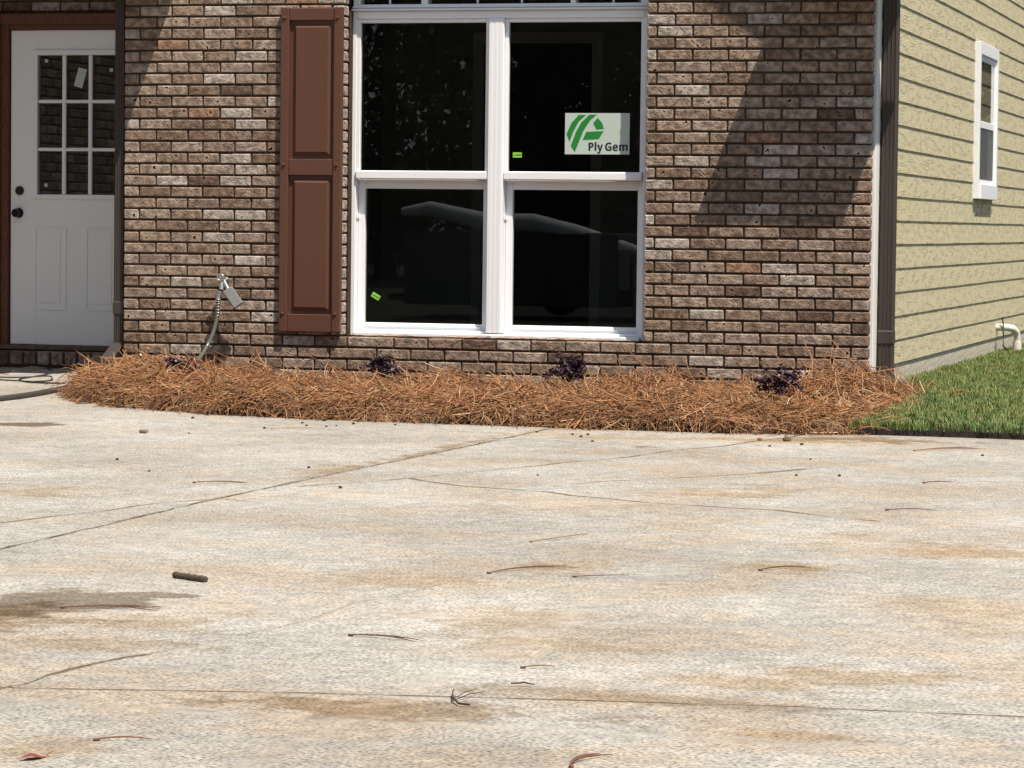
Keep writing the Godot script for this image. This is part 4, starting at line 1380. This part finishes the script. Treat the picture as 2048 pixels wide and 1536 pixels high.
func make_lawn() -> void:
	# the turf: a low bank of soil, its blades over it
	var edge := [Vector2(0.43, 3.30), Vector2(0.84, 3.30), Vector2(1.23, 3.34), Vector2(2.2, 3.40), Vector2(7.0, 3.6)]
	var back := [Vector2(7.0, -13.0), Vector2(0.018, -13.0), Vector2(0.018, -1.2), Vector2(0.2, -0.5), Vector2(0.34, 0.4), Vector2(0.42, 1.75), Vector2(0.38, 2.8)]
	var poly := PackedVector2Array(edge + back)
	var s := Shape.new()
	var at := Geometry2D.triangulate_polygon(poly)
	var top := GROUND + 0.030
	for i in range(0, at.size(), 3):
		s.out_tri(lift(poly[at[i]], top), lift(poly[at[i + 1]], top), lift(poly[at[i + 2]], top), lift(poly[at[i]], top - 1.0))
	for i in poly.size():
		var a := lift(poly[i], top)
		var b := lift(poly[(i + 1) % poly.size()], top)
		var mid := Vector3(2.5, top, -3)
		s.out_quad(a, b, b - Vector3(0, 0.14, 0), a - Vector3(0, 0.14, 0), mid)
	kind(put("lawn", s.mesh(mats.soil), self), "structure")
	var r := RandomNumberGenerator.new()
	r.seed = 31
	var clumps := []
	for v in 3:
		var g := Shape.new()
		for k in 16:
			var t := r.randf()
			if t < 0.80:
				g.tint = Color(0.070, 0.125, 0.032).lerp(Color(0.145, 0.215, 0.066), r.randf())
			elif t < 0.93:
				g.tint = Color(0.20, 0.23, 0.095)
			else:
				g.tint = Color(0.24, 0.17, 0.09)
			var p := Vector3(r.randf_range(-0.022, 0.022), 0, r.randf_range(-0.022, 0.022))
			var a := r.randf() * TAU
			var lean := Vector3(cos(a), 0, sin(a)) * r.randf_range(0.15, 1.0)
			var high := r.randf_range(0.020, 0.044)
			var side := Vector3(-sin(a), 0, cos(a)) * r.randf_range(0.0012, 0.0022)
			var m := p + Vector3(0, high * 0.6, 0) + lean * high * 0.35
			var e := p + Vector3(0, high, 0) + lean * high
			g.tri(p - side, p + side, m + side)
			g.tri(p - side, m + side, m - side)
			g.tri(m - side, m + side, e)
		clumps.append(g.mesh(mats.grass))
	var turf := group_node("grass", self)
	kind(turf, "stuff")
	turf.set_meta("label", "short green turf between the siding wall and the concrete drive")
	turf.set_meta("category", "grass")
	var lists := [[], [], []]
	var patch := FastNoiseLite.new()
	patch.seed = 4
	patch.frequency = 1.1
	var want := 30000
	while want > 0:
		want -= 1
		var p := Vector2(r.randf_range(0.0, 1.9), r.randf_range(-9.0, 3.4))
		if want < 7000:
			p = Vector2(r.randf_range(1.5, 6.5), r.randf_range(-6.0, 3.6))
		if not Geometry2D.is_point_in_polygon(p, poly):
			continue
		var n := patch.get_noise_2d(p.x, p.y)
		var b := Basis(Vector3.UP, r.randf() * TAU).scaled(Vector3(1, r.randf_range(0.75, 1.25), 1) * 1.1)
		var tint := Color(1, 1, 1).lerp(Color(1.35, 1.12, 0.9), clampf(n * 1.4 + 0.2, 0, 1))
		var j := r.randf_range(0.8, 1.15)
		lists[r.randi() % 3].append([Transform3D(b, lift(p, top - 0.004)), Color(tint.r * j, tint.g * j, tint.b * j)])
	for k in 3:
		var mm := MultiMesh.new()
		mm.transform_format = MultiMesh.TRANSFORM_3D
		mm.use_colors = true
		mm.mesh = clumps[k]
		mm.instance_count = lists[k].size()
		for i in lists[k].size():
			mm.set_instance_transform(i, lists[k][i][0])
			mm.set_instance_color(i, lists[k][i][1])
		var o := MultiMeshInstance3D.new()
		o.name = "turf"
		o.multimesh = mm
		turf.add_child(o, true)
		kind(o, "stuff")

# ------------------------------------------------------------------ small things lying on the drive
func lying_needle(a: Vector2, b: Vector2, sag: float, forks: int, label: String, width := 0.0016, tint := Color(0.11, 0.060, 0.040)) -> void:
	var s := Shape.new()
	s.tint = tint
	var across := (b - a).orthogonal().normalized()
	for f in forks:
		var pts := []
		var open := (f - (forks - 1) * 0.5) * 0.16
		for i in 9:
			var u := i / 8.0
			var p := a.lerp(b, u) + across * (sin(u * PI) * sag + open * u * u * a.distance_to(b))
			pts.append(Vector3(p.x, GROUND + 0.003 + 0.004 * sin(u * PI), p.y))
		s.tube(pts, [width, width, width, width, width, width * 0.9, width * 0.8, width * 0.7, width * 0.4], 4, false)
	s.tube([Vector3(a.x, GROUND + 0.003, a.y), Vector3(a.x, GROUND + 0.003, a.y) + Vector3(b.x - a.x, 0, b.y - a.y).normalized() * 0.012], [width * 2.0, width * 1.6], 5)
	tag(put("pine_needle", s.mesh(mats.tinted), self), label, "pine needle", "dry pine needles lying on the drive")

func make_litter() -> void:
	lying_needle(Vector2(0.461, 9.639), Vector2(0.638, 9.392), 0.03, 2, "long paired pine needle arched at the middle of the drive")
	lying_needle(Vector2(0.701, 9.638), Vector2(0.836, 9.545), -0.02, 1, "single thin pine needle just beyond the long arched pair", 0.0014, Color(0.14, 0.08, 0.05))
	lying_needle(Vector2(1.147, 9.288), Vector2(1.262, 9.159), 0.015, 2, "reddish pine needle hooked at one end on an ochre stain", 0.0018)
	lying_needle(Vector2(-0.309, 10.77), Vector2(-0.07, 10.711), 0.02, 3, "spread bunch of pine needles beside the big grey damp stain")
	lying_needle(Vector2(0.518, 11.018), Vector2(0.704, 11.071), 0.012, 2, "forked pine needle opening sideways between two ochre stains")
	lying_needle(Vector2(1.034, 11.403), Vector2(1.101, 11.362), -0.008, 1, "short bent pine needle lying above the small straight twig", 0.0014, Color(0.20, 0.12, 0.07))
	lying_needle(Vector2(0.548, 12.596), Vector2(0.648, 12.555), 0.004, 1, "nearly straight red pine needle nearest the curled dead leaf", 0.0015, Color(0.15, 0.065, 0.042))
	lying_needle(Vector2(1.45, 12.60), Vector2(1.476, 12.44), 0.02, 2, "curved red pine needle cut by the lower edge of the view", 0.0019, Color(0.15, 0.065, 0.042))
	lying_needle(Vector2(-1.373, 7.111), Vector2(-1.182, 7.052), 0.01, 2, "brown pine needle beside the long joint towards the house")
	lying_needle(Vector2(1.145, 6.037), Vector2(1.248, 5.967), 0.006, 1, "red pine needle by the pale concrete below the lawn", 0.002, Color(0.15, 0.065, 0.042))
	lying_needle(Vector2(1.187, 7.244), Vector2(1.355, 7.194), 0.004, 1, "dark straight pine needle beyond the end of the hairline crack", 0.0018, Color(0.10, 0.07, 0.05))
	lying_needle(Vector2(0.345, 8.758), Vector2(0.45, 8.431), -0.02, 1, "faint pine needle pointing towards the house in mid drive", 0.0014, Color(0.18, 0.12, 0.08))
	lying_needle(Vector2(0.86, 4.30), Vector2(1.10, 4.02), 0.02, 3, "thin forked pine needle close to the turf edge", 0.0016, Color(0.16, 0.09, 0.06))
	lying_needle(Vector2(-2.14, 4.12), Vector2(-1.98, 3.95), 0.01, 2, "tan pine needle just in front of the straw bed", 0.0018, Color(0.40, 0.24, 0.14))
	# a twig with side shoots
	var tw := Shape.new()
	tw.tint = Color(0.06, 0.04, 0.03)
	var g := GROUND + 0.006
	tw.tube([Vector3(1.018, g, 11.86), Vector3(1.035, g + 0.004, 11.92), Vector3(1.06, g, 11.965), Vector3(1.086, g, 11.975)], [0.0014, 0.002, 0.0024, 0.002], 5)
	for q in [[Vector3(1.035, g, 11.92), Vector3(1.062, g + 0.012, 11.84)], [Vector3(1.04, g, 11.935), Vector3(1.085, g + 0.01, 11.86)], [Vector3(1.028, g, 11.90), Vector3(1.010, g + 0.008, 11.83)]]:
		tw.tube([q[0], q[0].lerp(q[1], 0.5) + Vector3(0, 0.004, 0), q[1]], [0.0013, 0.0012, 0.0007], 4)
	tag(put("twig", tw.mesh(mats.tinted), self), "little dark branching twig lying on the cross joint", "twig")
	var st := Shape.new()
	st.tint = Color(0.08, 0.05, 0.035)
	st.tube([Vector3(1.086, g, 11.668), Vector3(1.11, g + 0.002, 11.655), Vector3(1.135, g, 11.662)], [0.0016, 0.0019, 0.0013], 5)
	tag(put("twig", st.mesh(mats.tinted), self), "tiny straight dark twig on its own above the cross joint", "twig")
	# a length of bark: knobbly, broken at its ends
	var bark := Shape.new()
	var r := RandomNumberGenerator.new()
	r.seed = 6
	var pts := []
	var rad := []
	var a := Vector3(-0.294, GROUND + 0.008, 10.04)
	var b := Vector3(-0.180, GROUND + 0.008, 10.111)
	for i in 24:
		pts.append(a.lerp(b, i / 23.0) + Vector3(0, 0.0005 * sin(i * 1.3), 0.001 * sin(i * 0.5)))
		rad.append(0.0085 + 0.0006 * sin(i * 2.6) + r.randf_range(-0.001, 0.001))
	bark.tint = Color(0.085, 0.062, 0.043)
	bark.tube(pts, rad, 9)
	for i in bark.v.size():
		bark.v[i] += Vector3(r.randf_range(-1, 1), r.randf_range(-1, 1), r.randf_range(-1, 1)) * 0.0006
	tag(put("bark_stick", bark.mesh(mats.tinted), self), "short knobbly dark bark stick above the grey damp stain", "stick")
	# curled dead leaf
	var lf := Shape.new()
	lf.tint = Color(0.17, 0.045, 0.03)
	for i in 7:
		for k in 4:
			var q := []
			for d in [[0, 0], [1, 0], [1, 1], [0, 1]]:
				var u: float = (i + d[0]) / 7.0
				var v: float = (k + d[1]) / 4.0 - 0.5
				var w := 0.016 * sin(PI * clampf(u, 0.04, 0.97)) * v * 2.0
				q.append(Vector3(0.512 + u * 0.028 + w * 0.5, GROUND + 0.004 + 9.0 * w * w + 0.003 * sin(u * 5.0), 12.84 - u * 0.05 + w))
			lf.tri(q[0], q[1], q[2])
			lf.tri(q[0], q[2], q[3])
	lf.tube([Vector3(0.540, GROUND + 0.004, 12.79), Vector3(0.546, GROUND + 0.01, 12.775)], [0.0012, 0.0008], 4)
	tag(put("dead_leaf", lf.mesh(mats.tinted), self), "small curled red-brown dead leaf at the bottom corner", "leaf")
	# cut end of tube on the concrete
	var tb := Shape.new()
	tb.tint = Color(0.20, 0.19, 0.15)
	tb.tube([Vector3(-2.582, GROUND + 0.009, 4.625), Vector3(-2.543, GROUND + 0.009, 4.644)], [0.009], 10)
	tag(put("hose_offcut", tb.mesh(mats.tinted), self), "short grey cut-off piece of tube lying on the pale concrete", "tube")
	# crumbs of earth at the bed's edge
	var crumbs := [Vector2(-2.179, 4.100), Vector2(-2.368, 4.576), Vector2(-1.718, 6.674), Vector2(-2.051, 6.183), Vector2(-2.755, 3.525), Vector2(-2.775, 3.273), Vector2(-2.149, 3.655), Vector2(-2.066, 3.833), Vector2(-1.964, 3.844), Vector2(-1.939, 3.772), Vector2(-2.114, 3.43), Vector2(-1.907, 3.611), Vector2(-1.707, 3.586), Vector2(-0.950, 3.821), Vector2(-0.760, 3.899), Vector2(-0.686, 4.029), Vector2(-0.690, 3.888), Vector2(-0.561, 4.321), Vector2(-0.296, 6.262), Vector2(-1.214, 6.274), Vector2(-0.803, 7.119), Vector2(0.533, 4.994), Vector2(0.633, 5.868), Vector2(0.793, 5.821), Vector2(0.228, 4.281), Vector2(0.343, 4.126), Vector2(1.178, 4.466)]
	for k in crumbs.size():
		earth_crumb(crumbs[k], r.randf_range(0.0045, 0.008), k, "pebble", "tiny dark earth crumb lying on the pale drive before the straw", "pebble", "earth crumbs on the drive", Color(0.05, 0.035, 0.025))
	earth_crumb(Vector2(0.232, 3.902), 0.016, 50, "clod", "brown clod of earth on the drive between straw and lawn corner", "clod", "", Color(0.12, 0.065, 0.035))
	earth_crumb(Vector2(0.11, 3.90), 0.010, 51, "clod", "smaller reddish clod next to the larger brown clod", "clod", "", Color(0.20, 0.085, 0.045))

func earth_crumb(p: Vector2, size: float, sd: int, called: String, label: String, category: String, group: String, col: Color) -> void:
	var r := RandomNumberGenerator.new()
	r.seed = 900 + sd
	var s := Shape.new()
	s.tint = col
	var q := []
	for i in 4:
		for k in 7:
			var u := PI * (i + 0.5) / 4.0
			var w := TAU * (k + 0.5 * (i % 2)) / 7.0
			q.append(Vector3(sin(u) * cos(w) * 1.25, cos(u) * 0.75, sin(u) * sin(w)) * size * r.randf_range(0.75, 1.2))
	var base := Vector3(p.x, GROUND + size * 0.55, p.y)
	for i in 3:
		for k in 7:
			var l := (k + 1) % 7
			s.out_quad(base + q[i * 7 + k], base + q[i * 7 + l], base + q[i * 7 + 7 + l], base + q[i * 7 + 7 + k], base)
	for k in 7:
		s.out_tri(base + q[k], base + q[(k + 1) % 7], base + Vector3(0, size * 0.75, 0), base)
		s.out_tri(base + q[21 + k], base + q[21 + (k + 1) % 7], base - Vector3(0, size * 0.6, 0), base)
	tag(put(called, s.mesh(mats.tinted), self), label, category, group)

# ------------------------------------------------------------------ what the window glass mirrors, behind the camera
func make_behind() -> void:
	var t := group_node("dump_trailer", self)
	tag(t, "dark dump trailer under a pale rolled tarp, mirrored in the window glass", "trailer")
	var body := plain("trailer_paint", lin(0.030, 0.032, 0.032), 0.4)
	var tarp := wrapped(plain("tarp", lin(0.62, 0.66, 0.65), 0.6), null, null, Vector3.ONE, 0.0)
	var z0 := 14.0
	put_box("bed", Vector3(-7.3, -0.18, z0), Vector3(-4.95, 0.60, z0 + 1.7), body, t, 0.02)
	put_box("frame", Vector3(-7.7, -0.16, z0 + 0.75), Vector3(-7.29, -0.08, z0 + 0.95), body, t, 0.01)
	for x in [-7.0, -6.4, -5.8, -5.2]:
		put_box("side_post", Vector3(x, -0.16, z0 - 0.03), Vector3(x + 0.06, 0.60, z0 + 0.0), body, t, 0.006)
	var s := Shape.new()
	var pts := [Vector3(-7.35, 0.80, z0 + 0.15), Vector3(-7.05, 0.84, z0 + 0.12), Vector3(-6.4, 0.70, z0 + 0.1), Vector3(-5.9, 0.70, z0 + 0.1), Vector3(-5.4, 0.58, z0 + 0.1), Vector3(-5.0, 0.46, z0 + 0.1), Vector3(-4.7, 0.38, z0 + 0.1)]
	s.tube(pts, [0.05, 0.08, 0.10, 0.10, 0.10, 0.09, 0.07], 12)
	put("tarp", s.mesh(tarp), t)
	put_box("tailgate", Vector3(-4.94, 0.0, z0 - 0.01), Vector3(-4.82, 0.44, z0 + 1.7), plain("tailgate_paint", lin(0.20, 0.21, 0.21), 0.5), t, 0.01)
	put_box("ramp", Vector3(-4.78, -0.28, z0 - 0.01), Vector3(-4.55, 0.42, z0 + 1.7), mats.tailgate_paint, t, 0.01)
	for x in [-6.5, -5.7]:
		var w := Shape.new()
		w.tube([Vector3(x, -0.095, z0 + 0.42), Vector3(x, -0.095, z0 + 0.46), Vector3(x, -0.095, z0 + 0.64), Vector3(x, -0.095, z0 + 0.68)], [0.15, 0.19, 0.19, 0.15], 24)
		put("wheel", w.mesh(mats.black_rubber), t)
	# a belt of trees across the road
	var r := RandomNumberGenerator.new()
	r.seed = 3
	var leaf := Shape.new()
	for k in 40:
		leaf.tint = Color(0.020, 0.045, 0.012).lerp(Color(0.055, 0.10, 0.024), r.randf())
		var b := Basis.from_euler(Vector3(r.randf() * TAU, r.randf() * TAU, r.randf() * TAU))
		var p := Vector3(r.randfn(), r.randfn(), r.randfn()) * 0.42
		leaf.tri(p + b * Vector3(-0.07, 0, 0), p + b * Vector3(0.07, 0, 0.05), p + b * Vector3(0, 0.02, 0.20))
		leaf.tri(p + b * Vector3(-0.05, 0, 0), p + b * Vector3(0, 0.0, -0.12), p + b * Vector3(0.06, 0.0, 0))
	var mm := MultiMesh.new()
	mm.transform_format = MultiMesh.TRANSFORM_3D
	mm.use_colors = true
	mm.mesh = leaf.mesh(mats.leaf_tree)
	var put_at := []
	var trunks := Shape.new()
	trunks.tint = Color(0.07, 0.05, 0.035)
	for i in 34:
		var x := -46.0 + i * 2.3 + r.randf_range(-0.8, 0.8)
		var z := 40.0 + r.randf_range(-3, 7)
		var high := r.randf_range(8.0, 13.0)
		trunks.tube([Vector3(x, -0.4, z), Vector3(x + 0.1, high * 0.4, z), Vector3(x, high * 0.85, z + 0.2)], [0.22, 0.16, 0.05], 7)
		for k in 230:
			var u := r.randf()
			var w := 2.1 * sin(PI * clampf(u * 0.85 + 0.12, 0, 1)) + 0.3
			var a := r.randf() * TAU
			var d := sqrt(r.randf()) * w
			put_at.append(Transform3D(Basis.from_euler(Vector3(r.randf() * TAU, r.randf() * TAU, 0)), Vector3(x + cos(a) * d, 0.2 + u * high, z + sin(a) * d)))
	for i in 7:
		var x := 0.5 + i * 1.5 + r.randf_range(-0.5, 0.5)
		var z := -24.0 - (i % 3) * 2.5
		var high := r.randf_range(8.0, 11.0)
		trunks.tube([Vector3(x, -0.4, z), Vector3(x + 0.1, high * 0.4, z), Vector3(x, high * 0.85, z + 0.2)], [0.22, 0.16, 0.05], 7)
		for k in 230:
			var u := r.randf()
			var a := r.randf() * TAU
			var d := sqrt(r.randf()) * (2.1 * sin(PI * clampf(u * 0.85 + 0.12, 0, 1)) + 0.3)
			put_at.append(Transform3D(Basis.from_euler(Vector3(r.randf() * TAU, r.randf() * TAU, 0)), Vector3(x + cos(a) * d, 0.2 + u * high, z + sin(a) * d)))
	mm.instance_count = put_at.size()
	for i in put_at.size():
		mm.set_instance_transform(i, put_at[i])
		var j := r.randf_range(0.6, 1.2)
		mm.set_instance_color(i, Color(j, j, j))
	var wood := group_node("woodland", self)
	kind(wood, "stuff")
	wood.set_meta("label", "dark green belt of trees faintly mirrored in the window glass")
	wood.set_meta("category", "woodland")
	var o := MultiMeshInstance3D.new()
	o.name = "foliage"
	o.multimesh = mm
	wood.add_child(o, true)
	kind(o, "stuff")
	kind(put("trunks", trunks.mesh(mats.tinted), wood), "stuff")

# ------------------------------------------------------------------
func _ready() -> void:
	make_light()
	make_materials()
	make_ground()
	house = group_node("brick_house", self)
	tag(house, "brown brick house front with white double window, brown shutter and cream siding", "house")
	make_brick_front()
	make_window()
	make_shutter()
	make_door()
	make_side()
	make_spigot()
	print("house ", Time.get_ticks_msec())
	make_bed()
	make_lawn()
	make_plant(Vector3(-3.78, -0.215, 1.05), 0.16, 71, "dark purple shrub flattened round the foot of the garden hose")
	make_plant(Vector3(-2.82, -0.205, 0.28), 0.17, 72, "half buried purple shrub under the shutter side of the window")
	make_plant(Vector3(-1.64, -0.200, 0.55), 0.20, 73, "bushy dark purple shrub below the pane with the sticker")
	make_plant(Vector3(-0.28, -0.200, 1.30), 0.20, 74, "spreading dark purple shrub before the brick beside the corner mound")
	ground_line("garden_hose", [Vector3(-4.17, -0.27, 3.3), Vector3(-4.188, -0.27, 2.606), Vector3(-4.199, -0.27, 2.23), Vector3(-4.273, -0.27, 1.694), Vector3(-4.34, -0.268, 1.25), Vector3(-4.30, -0.26, 0.9)], 0.015, mats.old_hose, "dusty dark hose lying on the concrete, running under the straw's end", "hose")
	ground_line("black_wire", [Vector3(-5.65, -0.28, -0.1), Vector3(-5.444, -0.279, -0.152), Vector3(-5.30, -0.262, 0.0), Vector3(-5.25, -0.24, -0.15), Vector3(-5.19, -0.262, -0.35), Vector3(-5.12, -0.28, -0.1), Vector3(-5.02, -0.28, 0.5), Vector3(-4.808, -0.28, 0.80), Vector3(-4.60, -0.28, 0.80)], 0.005, mats.black_rubber, "looped thin black wire between the door step and the straw", "wire")
	ground_line("black_wire", [Vector3(-5.5, -0.28, 0.35), Vector3(-5.104, -0.279, 0.309), Vector3(-4.95, -0.27, 0.25), Vector3(-4.80, -0.28, 0.55), Vector3(-4.85, -0.28, 0.70), Vector3(-5.1, -0.28, 0.62), Vector3(-5.6, -0.28, 0.6)], 0.004, mats.black_rubber, "second thin black wire bent back on itself, nearer the drive", "wire")
	make_litter()
	make_behind()
	print("done ", Time.get_ticks_msec())
